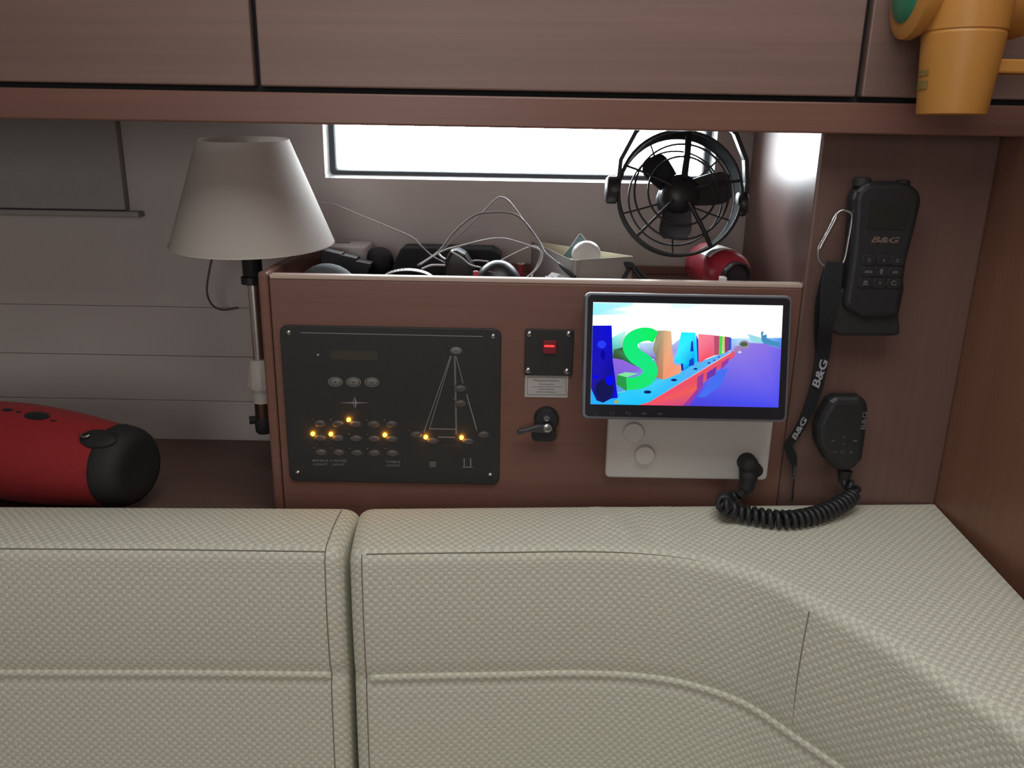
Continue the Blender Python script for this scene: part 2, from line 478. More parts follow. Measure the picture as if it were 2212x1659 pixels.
# ================================================================== OVERHEAD LOCKER
YF = -0.05
zb = PY(1000, 274, YF).z
zr = PY(1000, 206, YF).z            # top of rail
zd = zr + 0.0058                    # bottom of doors
lock = thing('overhead_locker', 'mahogany overhead locker with three flush doors above the window', 'cabinet', (0, YF, zb))
obj('lower_rail', B().box(XLEFT + 0.001, XW - 0.001, YF, YF + 0.018, zb, zr), WOODX, lock, bevel=0.002)
obj('carcass', B().box(XLEFT + 0.001, XW - 0.001, YF + 0.014, YH - 0.001, zr - 0.004, ZC - 0.001), M_dark, lock)
obj('locker_floor', B().box(XLEFT + 0.001, XP - 0.001, YF + 0.018, YH - 0.002, zr - 0.014, zr - 0.0045), WOODL, lock)
g1 = PY(551, 100, YF).x; g2 = PY(1866, 110, YF).x; gw = 0.0035
for xa, xb_ in ((XLEFT + 0.002, g1 - gw), (g1 + gw, g2 - gw), (g2 + gw, XW - 0.002)):
    obj('locker_door', B().box(xa, xb_, YF - 0.002, YF + 0.0135, zd, ZC - 0.002), WOODD, lock, bevel=0.0018)

# ================================================================== CONSOLE
zt = PY(1000, 600, 0).z
con = thing('console', 'mahogany console box with open tray on top and instruments on its front', 'cabinet', (0, 0.0, 0.6))
obj('front_panel', B().box(xs1, XP - 0.0005, 0.0, 0.016, 0.6, zt - 0.006), WOODX, con, bevel=0.0015)
obj('edge_band', B().box(xs1 + 0.0005, XP - 0.0005, 0.0003, 0.0157, zt - 0.0058, zt), EDGE, con, bevel=0.0015)
obj('side_panel', B().box(xs0, xs1 - 0.0008, -0.003, YH - 0.001, ZL - 0.24, zt + 0.003), WOODX, con, bevel=0.004, seg=3)
obj('tray_floor', B().box(xs1, XP - 0.001, 0.0165, YH - 0.001, TRAYZ - 0.012, TRAYZ), WOODL, con)
obj('rear_rail', B().box(xs1, XP - 0.001, YH - 0.012, YH - 0.0015, TRAYZ, TRAYZ + 0.012), WOODX, con, bevel=0.001)

# ================================================================== SOFA
def sofa(name, label, front_px, rear_pts, z0, end_a, end_b, wr_fn=None, seam_u=None, ext_a=None, ext_b=None):
    """front_px: pixels of the top seam; rear_pts: world xy polyline of the rear edge"""
    F = [PZ(u, v, ZTOP - 0.006) for u, v in front_px]
    if ext_a is not None: F = [Vector(ext_a)] + F
    if ext_b is not None: F = F + [Vector(ext_b)]
    path = smoothpath([Vector((p.x, p.y, 0)) for p in F], 14)
    # resample evenly
    L = [0.0]
    for a, c in zip(path[:-1], path[1:]): L.append(L[-1] + (c - a).length)
    tot = L[-1]; r = 0.02
    S = []
    if end_a: S += [r * (1 - math.cos(R(90) * k / 6)) for k in range(6)]
    else: S += [0.0]
    base = r if end_a else 0.012
    top = tot - (r if end_b else 0.0)
    n = int((top - base) / 0.011) + 1
    S += [base + (top - base) * k / n for k in range(n + 1)]
    if end_b: S += [tot - r * (1 - math.sin(R(90) * k / 6)) for k in range(1, 7)]
    def at(s):
        s = max(0, min(tot, s))
        for i in range(len(L) - 1):
            if s <= L[i + 1] + 1e-9:
                t = (s - L[i]) / max(1e-9, L[i + 1] - L[i]); return path[i].lerp(path[i + 1], t), (path[i + 1] - path[i]).normalized()
        return path[-1], (path[-1] - path[-2]).normalized()
    def hit(p, d):
        best = None
        for a, c in zip(rear_pts[:-1], rear_pts[1:]):
            ax, ay = a; ex, ey = c[0] - a[0], c[1] - a[1]
            det = d.x * (-ey) + ex * d.y
            if abs(det) < 1e-9: continue
            t = ((ax - p.x) * (-ey) + ex * (ay - p.y)) / det
            q = (d.x * (ay - p.y) - d.y * (ax - p.x)) / det
            if t > 0 and -0.02 <= q <= 1.02 and (best is None or t < best): best = t
        return p + d * (best if best else 0.14)
    b = B(); rows = []; uvs = []
    NT = 16; rad = 0.017; ZB = z0
    normals = []
    for s in S:
        p, t = at(s)
        p2, t2 = at(s + 0.03); p1, t1 = at(s - 0.03)
        tt = (p2 - p1).normalized(); nb = Vector((-tt.y, tt.x, 0))
        rp = hit(p, nb)
        normals.append((p, nb, rp, s))
    # snap nearest rear hit to the corner
    if len(rear_pts) > 2:
        for cpt in rear_pts[1:-1]:
            k = min(range(len(normals)), key=lambda i: (normals[i][2] - Vector((cpt[0], cpt[1], 0))).length)
            normals[k] = (normals[k][0], normals[k][1], Vector((cpt[0], cpt[1], 0)), normals[k][3])
    for (p, nb, rp, s) in normals:
        e = 0.0
        if end_a and s < r: e = r - math.sqrt(max(0, r * r - (r - s) ** 2))
        if end_b and tot - s < r: e = max(e, r - math.sqrt(max(0, r * r - (r - (tot - s)) ** 2)))
        e *= 0.75
        row = []; uv = []
        # rear drop
        rz = ZTOP - 0.004
        row.append(Vector((rp.x, rp.y, ZB + e))); uv.append((s, 9.0))
        row.append(Vector((rp.x, rp.y, rz - 0.012 - e))); uv.append((s, 9.3))
        W = (rp - p).length
        for k in range(NT + 1):
            f = k / NT
            q = rp.lerp(p + nb * rad, f)
            bulge = 0.004 * math.sin(math.pi * min(1, f * 1.0))
            z = ZTOP - 0.004 + bulge + 0.0005 * f - e
            if f < 0.07: z -= 0.003 * (1 - f / 0.07)
            if wr_fn: z += wr_fn(q.x, q.y, f)
            row.append(Vector((q.x, q.y, z))); uv.append((q.x, q.y))
        # rounded edge to the face
        arc0 = uv[-1]
        for k in range(1, 7):
            a = R(90) * k / 6
            q = p + nb * (rad - (rad - e) * math.sin(a))
            z = ZTOP - 0.0035 - e - rad * (1 - math.cos(a))
            row.append(Vector((q.x, q.y, z)))
            if k < 3: uv.append((uv[-1][0] - nb.x * 0.0045, uv[-1][1] - nb.y * 0.0045))
            else: uv.append((s, 5 - 0.0045 * (k - 3)))
        zf = row[-1].z; H = zf - ZB; NF = 46
        zp = PIPE_Z
        for k in range(1, NF + 1):
            f = k / NF; z = zf - H * f
            d = -0.004 * math.sin(math.pi * min(1, (zf - z) / (zf - zp))) if z > zp else -0.006 * math.sin(math.pi * min(1, (zp - z) / (zp - ZB)))
            groove = 0.006 * math.exp(-((z - zp) / 0.006) ** 2)
            q = p + nb * (e + d + groove)
            row.append(Vector((q.x, q.y, z))); uv.append((s, 5 - 0.018 - H * f))
        rows.append(row); uvs.append(uv)
    n = len(rows[0]); st = [b.add(rw) for rw in rows]
    UVSPLIT = 2 + NT + 3   # column where uv switches from planar to arc length
    for i in range(len(rows) - 1):
        for k in range(n - 1):
            ua = [uvs[i][k], uvs[i + 1][k], uvs[i + 1][k + 1], uvs[i][k + 1]]
            if k == 1 or abs(ua[0][1] - ua[3][1]) > 1:
                # uv jump: continue from the lower cell
                lo0, lo1 = uvs[i][k + 1], uvs[i + 1][k + 1]
                dv = 0.0045
                ua = [(lo0[0], lo0[1] + dv), (lo1[0], lo1[1] + dv), lo1, lo0]
            b.face((st[i] + k, st[i + 1] + k, st[i + 1] + k + 1, st[i] + k + 1), uv=ua)
        b.face((st[i], st[i] + n - 1, st[i + 1] + n - 1, st[i + 1]), uv=[(0, 0)] * 4)
    for i in (0, len(rows) - 1):
        idx = list(range(st[i], st[i] + n))
        b.face(idx, uv=[(v.y, v.z) for v in rows[i]])
    o = thing(name, label, 'cushion', (normals[len(normals) // 2][0].x, normals[len(normals) // 2][0].y, ZB))
    obj('cover', b, FAB, o, smooth=60)
    ia = 6 if end_a else 0; ib = len(rows) - (7 if end_b else 1)
    kk = 2 + NT + 3
    sp = [rows[i][kk] + Vector((0, 0, 0.0002)) for i in range(ia, ib + 1) if rows[i][kk].x < 0.235]
    obj('top_seam', B().tube(sp, [0.0009 * min(1.0, (len(sp) - 1 - i) / 14 + 0.08) if not end_b else 0.0009 for i in range(len(sp))], 5), M_seam, o, smooth=60)
    # piping at PIPE_Z, its own weave uv
    pb = B(); pts = []
    for i in range(ia, ib + 1):
        p, nb, rp, s = normals[i]; pts.append(Vector((p.x, p.y, PIPE_Z)) + nb * 0.0015)
    pb.tube(pts, 0.0045, 10)
    for fi, f in enumerate(pb.F):
        pb.UV[fi] = [((vi // 10) * 0.011, (vi % 10) * 0.0027) for vi in f]
    obj('piping', pb, FAB, o, smooth=60)
    return o, rows, normals, kk

PIPE_Z = PY(900, 1462, PZ(900, 1196, ZTOP - 0.006).y).z
ZSEAT = 0.43
# left cushion
gx = 742
fl = [(0, 1186), (350, 1188), (600, 1191), (738, 1193)]
ra = PZ(0, 1086, ZTOP); rb = PZ(740, 1090, ZTOP)
rear = [(ra.x * 2.2 - rb.x * 1.2, ra.y * 2.2 - rb.y * 1.2), (rb.x + 0.05, rb.y + 0.002)]
fa = PZ(0, 1186, ZTOP - 0.006); fb = PZ(600, 1191, ZTOP - 0.006)
cush_l, rows_l, nr_l, kk = sofa('backrest_cushion', 'straight cream basket-weave sofa back cushion left of the vertical gap', fl, rear, ZSEAT, False, True, ext_a=(fa + (fa - fb) * 1.6))
# right cushion curving round the corner
frp = [(752, 1199), (900, 1196), (1100, 1194), (1250, 1192), (1390, 1197), (1510, 1212), (1640, 1247), (1760, 1308), (1880, 1372), (2000, 1447), (2110, 1518), (2212, 1592)]
c0 = PZ(770, 1092, ZTOP); c1 = PZ(1500, 1082, ZTOP); c2 = PZ(2020, 1079, ZTOP); c3 = PZ(2212, 1281, ZTOP)
rear_r = [(c0.x - 0.05, c0.y), (c2.x, min(c2.y, -0.003)), (c3.x + (c3.x - c2.x) * 3, c3.y + (c3.y - c2.y) * 3)]
ea = PZ(2212, 1592, ZTOP - 0.006); eb = PZ(2110, 1518, ZTOP - 0.006)
dirn = (ea - eb).normalized()
def wrinkle(x, y, f):
    z = 0.0
    for (u0, v0, u1, v1, a, s) in ((1290, 1088, 1385, 1196, 0.0022, 0.006), (1370, 1086, 1400, 1196, -0.0026, 0.006), (1440, 1086, 1415, 1196, 0.002, 0.006), (1550, 1086, 1450, 1200, -0.0015, 0.008)):
        A = PZ(u0, v0, ZTOP); C = PZ(u1, v1, ZTOP)
        t = max(0, min(1, ((x - A.x) * (C.x - A.x) + (y - A.y) * (C.y - A.y)) / ((C.x - A.x) ** 2 + (C.y - A.y) ** 2)))
        dx = x - (A.x + (C.x - A.x) * t); dy = y - (A.y + (C.y - A.y) * t)
        z += 1.9 * a * math.exp(-(dx * dx + dy * dy) / (s * s)) * math.sin(math.pi * min(1, max(0, f)))
    return z
cush_r, rows_r, nr_r, kk = sofa('backrest_cushion', 'cream basket-weave sofa back cushion curving round the right corner', frp, rear_r, ZSEAT, True, False, wr_fn=wrinkle,
    ext_b=(ea + Vector((dirn.x * 0.25 * 0.8, dirn.y * 0.25 - 0.05, 0))))
# vertical seams on the faces
def face_seam(rows, parent, i, k0, k1):
    pts = [rows[i][k] for k in range(k0, k1)]
    obj('vertical_seam', B().tube(pts, [0.0008 * min(1.0, (len(pts) - 1 - i) / 8 + 0.08) for i in range(len(pts))], 5), M_seam, parent, smooth=60)
tgt = PZ(1760, 1308, ZTOP - 0.006)
iv = min(range(len(nr_r)), key=lambda i: (nr_r[i][0] - Vector((tgt.x, tgt.y, 0))).length)
face_seam(rows_r, cush_r, iv, kk + 2, kk + 19)
face_seam(rows_r, cush_r, 5, kk, kk + 46)
face_seam(rows_l, cush_l, len(rows_l) - 7, 4, kk + 46)

# settee base and seat under the backs (below the frame)
sb = thing('settee_base', 'mahogany settee base with cream seat under the back cushions', 'sofa', (-0.4, -0.45, 0))
obj('plinth', B().box(XLEFT + 0.01, XW - 0.01, -0.62, -0.02, 0.0, 0.30), WOODX, sb, bevel=0.004)
seatb = B().box(XLEFT + 0.01, XW - 0.01, -0.66, -0.02, 0.30, 0.429)
for fi, f in enumerate(seatb.F): seatb.UV[fi] = [(seatb.V[k].x, seatb.V[k].y + seatb.V[k].z) for k in f]
obj('seat', seatb, FAB, sb, bevel=0.02, seg=3)

# ================================================================== TABLE LAMP
YL = 0.125
lp = PY(566, 930, YL)
pt = PY(548, 600, YL)
lx = PY(552, 760, YL).x
lamp = thing('reading_lamp', 'lamp with white conical shade on a chrome pole left of the console', 'lamp', (lx, YL, lp.z))
sc_top = PY(532, 300, YL); sc_bot = PY(541, 525, YL)
rb_ = (PY(712, 527, YL).x - PY(370, 541, YL).x) / 2; rt_ = (PY(628, 300, YL).x - PY(437, 300, YL).x) / 2
sxc = (sc_bot.x + sc_top.x) / 2
b = B()
prof = [(0, rb_), (sc_top.z - sc_bot.z, rt_), (sc_top.z - sc_bot.z, rt_ - 0.0012), (0, rb_ - 0.0012), (0, rb_)]
TL = Vector((0.0, -math.sin(R(4.2)), math.cos(R(4.2)))); HS = sc_top.z - sc_bot.z
sb0 = Vector((sxc, YL, (sc_top.z + sc_bot.z) / 2)) - TL * HS / 2; st0 = sb0 + TL * HS
b.lathe(sb0, TL, prof, 64, False, False)
obj('lamp_shade', b, M_shade, lamp, smooth=40)
b = B().lathe(sb0, TL, [(-0.0004, rb_ + 0.0006), (0.0016, rb_ + 0.0004)], 64, False, False)
obj('shade_trim', b, M_grip, lamp, smooth=40)
zsp = sc_top.z - 0.006
b = B()
for k in range(3):
    a = R(30 + 120 * k); b.cyl((sxc, st0.y, zsp - 0.022), (sxc + rt_ * math.cos(a), st0.y + rt_ * math.sin(a), zsp - 0.004 + 0.07 * rt_ * math.sin(a)), 0.0009, n=6)
b.cyl((sxc, st0.y, zsp - 0.034), (sxc, st0.y, zsp - 0.018), 0.009)
obj('shade_spider', b, M_steel, lamp, smooth=40)
zA = PY(545, 566, YL).z; zB_ = PY(545, 596, YL).z; zC_ = PY(545, 614, YL).z; zD = PY(555, 776, YL).z
zE = PY(558, 838, YL).z; zF = PY(562, 868, YL).z; zG = PY(566, 905, YL).z; zH = PY(568, 934, YL).z
px = (PY(562, 640, YL).x - PY(535, 640, YL).x) / 2
lx = PY(549.5, 640, YL).x
obj('bulb', B().lathe((lx, YL, zA + 0.02), (0, 0, 1), [(0, 0.006), (0.02, 0.010), (0.05, 0.018), (0.07, 0.018), (0.085, 0.010), (0.09, 0.002)], 20), mat('bulb_white', (0.7, 0.7, 0.68), 0.4), lamp, smooth=40)
obj('lamp_socket', B().lathe((lx, YL, zB_), (0, 0, 1), [(0, 0.0125), (0.002, 0.0135), (zA - zB_ + 0.03, 0.0135), (zA - zB_ + 0.03, 0.008)], 24), M_black, lamp, smooth=40)
obj('lamp_collar', B().lathe((lx - 0.002, YL, zC_), (0, 0, 1), [(0, 0.012), (0.001, 0.0145), (zB_ - zC_ - 0.001, 0.0145), (zB_ - zC_, 0.012)], 24), M_black, lamp, smooth=40)
obj('lamp_pole', B().cyl((lx, YL, zD - 0.01), (lx, YL, zC_ + 0.001), 0.0085, n=28), M_chrome, lamp, smooth=40)
gb = B().lathe((lx, YL, zF), (0, 0, 1), [(0, 0.0125), (zE - zF, 0.0125), (zE - zF, 0.0165), (zE - zF + 0.003, 0.0172), (zD - zF - 0.002, 0.0135), (zD - zF, 0.012), (zD - zF, 0.0085)], 28)
grip = obj('grip_sleeve', gb, M_grip, lamp, smooth=40)
for k in range(8):
    a = R(45 * k + 20)
    e1 = Vector((math.cos(a), math.sin(a), 0))
    obj('grip_rib', B().cyl(Vector((lx, YL, zE + 0.004)) + e1 * 0.0162, Vector((lx, YL, zD - 0.006)) + e1 * 0.0132, 0.0022, 0.0008, n=6), M_grip, grip)
obj('lower_tube', B().cyl((lx, YL, zH + 0.01), (lx, YL, zF), 0.0115, n=24), M_brass, lamp, smooth=40)
obj('clamp', B().lathe((lx, YL, zH), (0, 0, 1), [(0, 0.010), (0.003, 0.0125), (zG - zH, 0.0132), (zG - zH + 0.004, 0.0115)], 24).box(lx, xs0 - 0.0006, YL - 0.008, YL + 0.008, zH + 0.006, zG - 0.003), M_matte, lamp, smooth=40)
obj('clamp_screw', B().cyl((lx - 0.020, YL - 0.004, zG - 0.001), (lx - 0.008, YL, zG - 0.001), 0.006, n=12), M_matte, lamp, smooth=40)
cp = [PY(462, 540, YL + 0.05), PY(452, 585, YL + 0.07), PY(447, 630, YL + 0.1), PY(458, 658, YL + 0.12), PY(480, 669, YL + 0.14), PY(513, 665, YH - 0.003)]
obj('power_cord', B().tube(smoothpath(cp, 8), 0.0016, 8), mat('cord_brown_grey', (0.16, 0.13, 0.12), 0.6), lamp, smooth=60)

# ================================================================== RED SPEAKER
YS = 0.004
cc = PY(286, 1018, YS)
rc = 0.0515
ax = Vector((-math.cos(R(15)), math.sin(R(15)), 0.0)).normalized()
cc.z = ZL + 0.0682
spk = thing('bluetooth_speaker', 'red fabric barrel-shaped portable speaker with black end cap on the ledge', 'speaker', (cc.x, cc.y, ZL))
Ls = 0.36
prof = [(0.004, rc * 0.99)] + [(0.004 + (Ls - 0.008) * k / 14, rc + 0.0165 * math.sin(math.pi * k / 14)) for k in range(1, 14)] + [(Ls - 0.004, rc * 0.99)]
upv = Vector((0, 0, 1))
obj('body', B().lathe(cc, ax, prof, 48), M_red, spk, smooth=60)
obj('end_cap', B().lathe(cc, ax, [(-0.010, 0.018), (-0.013, 0.034), (-0.011, 0.043), (-0.004, 0.050), (0.004, 0.0535), (0.016, 0.0555), (0.022, 0.0560), (0.024, 0.054)], 48), M_matte, spk, smooth=60)
obj('end_cap', B().lathe(cc + ax * Ls, -ax, [(-0.010, 0.018), (-0.013, 0.034), (-0.011, 0.043), (-0.004, 0.050), (0.004, 0.0535), (0.016, 0.0555), (0.022, 0.0560), (0.024, 0.054)], 48), M_matte, spk, smooth=60)
side = ax.cross(upv).normalized()   # horizontal normal to the axis
def onspk(t, ang, dr):
    """point on the body: t along axis, ang from top towards the viewer"""
    k = (t - 0.004) / (Ls - 0.008); rr_ = rc + 0.0165 * math.sin(math.pi * max(0, min(1, k)))
    s2 = side if side.y < 0 else -side
    d = upv * math.cos(ang) + s2 * math.sin(ang)
    return cc + ax * t + d * (rr_ + dr), d
p0, d0 = onspk(0.036, R(30), 0.004)
M = Matrix((ax, d0.cross(ax).normalized(), d0)).transposed()
tabo = obj('strap_lug', B().ell(cc + ax * 0.024 + d0 * (rc + 0.0028), 0.028, 0.015, 0.0065, 24, 10, M), M_matte, spk, smooth=60)
ringp = [p0 + d0 * 0.004 + (ax * math.cos(a) + (d0.cross(ax)).normalized() * 0.8 * math.sin(a)) * 0.008 for a in [R(20 + 20 * k) for k in range(8)]]
obj('metal_ring', B().tube(ringp, 0.0014, 6), M_steel, tabo, smooth=60)
p1, d1 = onspk(0.128, R(14), 0.0002)
M = Matrix((ax, d1.cross(ax).normalized(), d1)).transposed()
obj('control_button', B().ell(p1, 0.020, 0.0095, 0.0016, 20, 8, M), M_black, spk, smooth=60)
for t, aa, rx, ry in ((0.178, 12, 0.009, 0.004), (0.158, 13, 0.004, 0.002), (0.099, 17, 0.006, 0.0014)):
    p2, d2 = onspk(t, R(aa), 0.0002); M2 = Matrix((ax, d2.cross(ax).normalized(), d2)).transposed()
    obj('control_mark', B().ell(p2, rx, ry, 0.0006, 12, 6, M2), M_black, spk, smooth=60)

# ================================================================== SWITCH PANEL
def Z5(x, y): return (580 + x / 4.096, 680 + y / 4.096)
def pan(x, y): return PY(*Z5(x, y), -0.0042)
a1 = PY(608, 800, 0); 
pl_ = (PY(*Z5(108, 200), 0).x + PY(*Z5(192, 1400), 0).x) / 2; pr_ = (PY(*Z5(2066, 200), 0).x + PY(*Z5(2036, 1400), 0).x) / 2
ptop = PY(*Z5(1100, 103), 0).z; pbot = PY(*Z5(1100, 1479), 0).z
pnl = thing('switch_panel', 'large black electrical switch panel with amber lamps and mast diagram', 'control panel', ((pl_ + pr_) / 2, 0, pbot))
obj('faceplate', plate(B(), rrect(pl_, pr_, pbot, ptop, 0.010, 6), -0.0003, -0.004), M_panel, pnl, bevel=0.0012)
def screw(parent, c, r, n=(0, -1, 0)):
    b = B(); b.lathe(c, n, [(0, r), (r * 0.25, r * 0.95), (r * 0.55, r * 0.6), (r * 0.62, r * 0.2)], 16)
    s = obj('screw', b, M_steel, parent, smooth=50)
    obj('screw_slot', B().box(c[0] - r * 0.6, c[0] + r * 0.6, c[1] - r * 0.68, c[1] - r * 0.5, c[2] - r * 0.12, c[2] + r * 0.12), M_dark, s)
for x, y in ((176, 158), (1988, 190), (258, 1398), (1962, 1420)):
    p = pan(x, y); screw(pnl, (p.x, -0.004, p.z), 0.0035)
YPP = -0.0042
def line(parent, pts, wd=0.0009, m=M_print, name='printed_line', y=YPP):
    b = B()
    for (p, q) in zip(pts[:-1], pts[1:]):
        d = Vector((q.x - p.x, 0, q.z - p.z)); d.normalize(); nrm = Vector((-d.z, 0, d.x)) * wd / 2
        b.prism([Vector((p.x, y, p.z)) + nrm, Vector((p.x, y, p.z)) - nrm, Vector((q.x, y, q.z)) - nrm, Vector((q.x, y, q.z)) + nrm], (0, -0.00015, 0))
    return obj(name, b, m, parent)
line(pnl, [pan(285, 158), pan(1895, 192)], 0.0009)
a, c = pan(545, 315), pan(965, 402)
obj('display_window', plate(B(), rrect(a.x, c.x, c.z, a.z, 0.001, 2), -0.0038, -0.0043), M_olive, pnl)
p = pan(437, 355); obj('sensor_dot', B().lathe((p.x, -0.004, p.z), (0, -1, 0), [(0, 0.0018), (0.0006, 0.0014)], 12), M_print, pnl, smooth=50)
def ellipse(c, rx, rz, y, n=28): return [(c.x + rx * math.cos(2 * math.pi * k / n), y, c.z + rz * math.sin(2 * math.pi * k / n)) for k in range(n)]
def button(x, y, m, rx=0.0093, rz=0.0063, ringm=None, glyph=None):
    c = pan(x, y)
    b = B(); b.rings([ellipse(c, rx * .8, rz * .76, -0.0039), ellipse(c, rx * .8, rz * .76, -0.0046), ellipse(c, rx * .72, rz * .66, -0.0052), ellipse(c, rx * .4, rz * .4, -0.0056)])
    o = obj('button', b, m, pnl, smooth=60)
    rb2 = B().rings([ellipse(c, rx * .90, rz * .88, -0.0041), ellipse(c, rx * .90, rz * .88, -0.0045), ellipse(c, rx, rz, -0.0045), ellipse(c, rx, rz, -0.0041)], True, False, False)
    obj('button_ring', rb2, ringm or M_led_off, o)
    if glyph:
        g = B()
        P = lambda dx, dz: (c.x + dx, -0.0056, c.z + dz)
        if glyph == 'up': g.prism([P(-.002, -.001), P(.002, -.001), P(0, .0018)], (0, -.0002, 0))
        elif glyph == 'down': g.prism([P(-.002, .001), P(0, -.0018), P(.002, .001)], (0, -.0002, 0))
        elif glyph == 'enter':
            g.prism([P(-.0026, -.0003), P(-.0004, -.0018), P(-.0004, .0012)], (0, -.0002, 0)); g.box(c.x - .0006, c.x + .002, -.0058, -.0056, c.z - .0006, c.z)
            g.box(c.x + .0015, c.x + .002, -.0058, -.0056, c.z - .0003, c.z + .0016)
        elif glyph == 'dot': g.lathe((c.x, -.0054, c.z), (0, -1, 0), [(0, .0014), (.0004, .0012)], 10)
        elif glyph == 'bar': g.box(c.x - .0004, c.x + .0004, -.0058, -.0055, c.z - .0016, c.z + .0016)
        elif glyph == 'dash': g.box(c.x - .0022, c.x + .0022, -.0058, -.0055, c.z - .0003, c.z + .0003)
        obj('button_symbol', g, M_ink, o)
    return o
def led(x, y, lit):
    c = pan(x, y); r = 0.0026 if lit else 0.0016
    obj('indicator_lamp', B().lathe((c.x, -0.004, c.z), (0, -1, 0), [(0, r), (r * .7, r), (r * 1.1, r * .8), (r * 1.4, r * .4), (r * 1.45, r * .1)], 14), M_led if lit else M_led_off, pnl, smooth=60)
for x, y, g in ((591, 593, 'up'), (753, 594, 'down'), (915, 596, 'enter')): button(x, y, M_btn, glyph=g, ringm=M_print)
GX = ((455, 962, 'bar'), (612, 965, 'dot'), (772, 968, 'dot'), (932, 970, 'bar'), (1090, 970, None)), ((455, 1092, 'dot'), (615, 1095, 'dot'), (777, 1097, None), (932, 1100, 'dot'), (1092, 1102, 'bar')), ((466, 1220, None), (622, 1222, None), (782, 1224, 'dot'), (937, 1227, 'bar'), (1097, 1228, None))
LIT = {(0, 2), (1, 0), (1, 1), (1, 4)}
for i, row in enumerate(GX):
    for j, (x, y, g) in enumerate(row):
        button(x, y, M_btn2, glyph=g)
        led(x - 62, y - 40, (i, j) in LIT)
for x, y, l in ((1660, 318, 0), (1700, 655, 0), (1700, 786, 0), (1310, 1062, 0), (1452, 1118, 1), (1768, 1122, 1), (1905, 1062, 0)):
    button(x, y, M_btn if y < 400 else M_btn2, glyph='dash')
    led(x - 60, y - 37, l)
# mast and hull drawing
line(pnl, [pan(1648, 365), pan(1662, 1060)], 0.0022, m=M_btn, name='mast_line')
line(pnl, [pan(1612, 362), pan(1375, 1040)], 0.0008); line(pnl, [pan(1618, 366), pan(1425, 1005)], 0.0007)
line(pnl, [pan(1425, 1008), pan(1655, 1012)], 0.0018, m=M_btn, name='boom_line')
line(pnl, [pan(1660, 368), pan(1722, 606)], 0.0008); line(pnl, [pan(1752, 700), pan(1846, 1030)], 0.0012)
line(pnl, [pan(1335, 1130), pan(1340, 1155), pan(1840, 1162), pan(1855, 1128)], 0.0008, m=M_led_off)
line(pnl, [pan(1500, 1082), pan(1652, 1084)], 0.0012)
# emblem in its frame
line(pnl, [pan(600, 702), pan(918, 708), pan(922, 855), pan(610, 850), pan(600, 702)], 0.0006, m=M_led_off, name='emblem_frame')
g = B(); c = pan(762, 778)
for s in (-1, 1):
    q = pan(762 + s * 130, 778)
    g.prism([(c.x, YPP, c.z + .0009), (q.x, YPP, q.z + .0001), (q.x, YPP, q.z - .0001), (c.x, YPP, c.z - .0009)], (0, -.00015, 0))
tp, bt_, rt2, lt2 = pan(762, 722), pan(766, 832), pan(784, 778), pan(742, 778)
g.prism([(tp.x, YPP, tp.z), (rt2.x, YPP, rt2.z), (bt_.x, YPP, bt_.z), (c.x + .0005, YPP, c.z)], (0, -.0002, 0))
g.prism([(tp.x, YPP, tp.z), (lt2.x, YPP, lt2.z), (bt_.x, YPP, bt_.z), (lt2.x + .0012, YPP, lt2.z)], (0, -.0002, 0))
obj('emblem_star', g, M_print, pnl)
def ptext(s, x0, x1, y0, y1, m=M_print):
    a, c = pan(x0, y0), pan(x1, y1); text('lettering', s, ((a.x + c.x) / 2, YPP, (a.z + c.z) / 2), abs(c.x - a.x), abs(a.z - c.z), m, pnl)
ptext('BIMINI', 390, 525, 1280, 1300); ptext('LIGHT', 398, 522, 1312, 1333)
ptext('U.WATER', 545, 695, 1280, 1302); ptext('LIGHT', 568, 676, 1314, 1335)
ptext('TABLE', 1038, 1166, 1290, 1311); ptext('LIGHT', 1040, 1166, 1323, 1343)
for yy in (1306, 1322, 1340):
    line(pnl, [pan(1425 + 7 * k, yy + (5 if k % 2 else -5)) for k in range(9)], 0.0008, name='wave_symbol')
line(pnl, [pan(1731, 1270), pan(1732, 1338)], 0.0013, name='ladder_symbol'); line(pnl, [pan(1788, 1270), pan(1790, 1338)], 0.0013, name='ladder_symbol')
line(pnl, [pan(1718, 1347), pan(1806, 1348)], 0.001, name='ladder_symbol')

# ================================================================== MAIN SWITCH BOX, STICKER, LATCH
def Z6(x, y): return (1080 + x / 5.53, 680 + y / 5.53)
x0 = PY(*Z6(296, 440), 0).x; x1 = PY(*Z6(872, 440), 0).x; z1 = PY(*Z6(590, 168), 0).z; z0 = PY(*Z6(580, 720), 0).z
sw = thing('main_switch_plate', 'small square black plate with glowing red rocker switch', 'switch', ((x0 + x1) / 2, 0, z0))
obj('faceplate', plate(B(), rrect(x0, x1, z0, z1, 0.0025, 4), -0.0003, -0.004), M_panel, sw, bevel=0.001)
for x, y in ((352, 228), (822, 228), (336, 664), (800, 674)):
    p = PY(*Z6(x, y), -0.004); screw(sw, (p.x, -0.004, p.z), 0.0042)
a = PY(*Z6(512, 300), -0.004); c = PY(*Z6(676, 462), -0.004)
rk = obj('rocker_switch', plate(B(), rrect(a.x, c.x, c.z, a.z, 0.002, 3), -0.0035, -0.0075), M_redlamp, sw, bevel=0.001)
a = PY(*Z6(530, 362), -0.0075); c = PY(*Z6(650, 386), -0.0075)
obj('lit_bar', B().box(a.x, c.x, -0.0082, -0.0072, c.z, a.z), M_redbar, rk, bevel=0.0004)
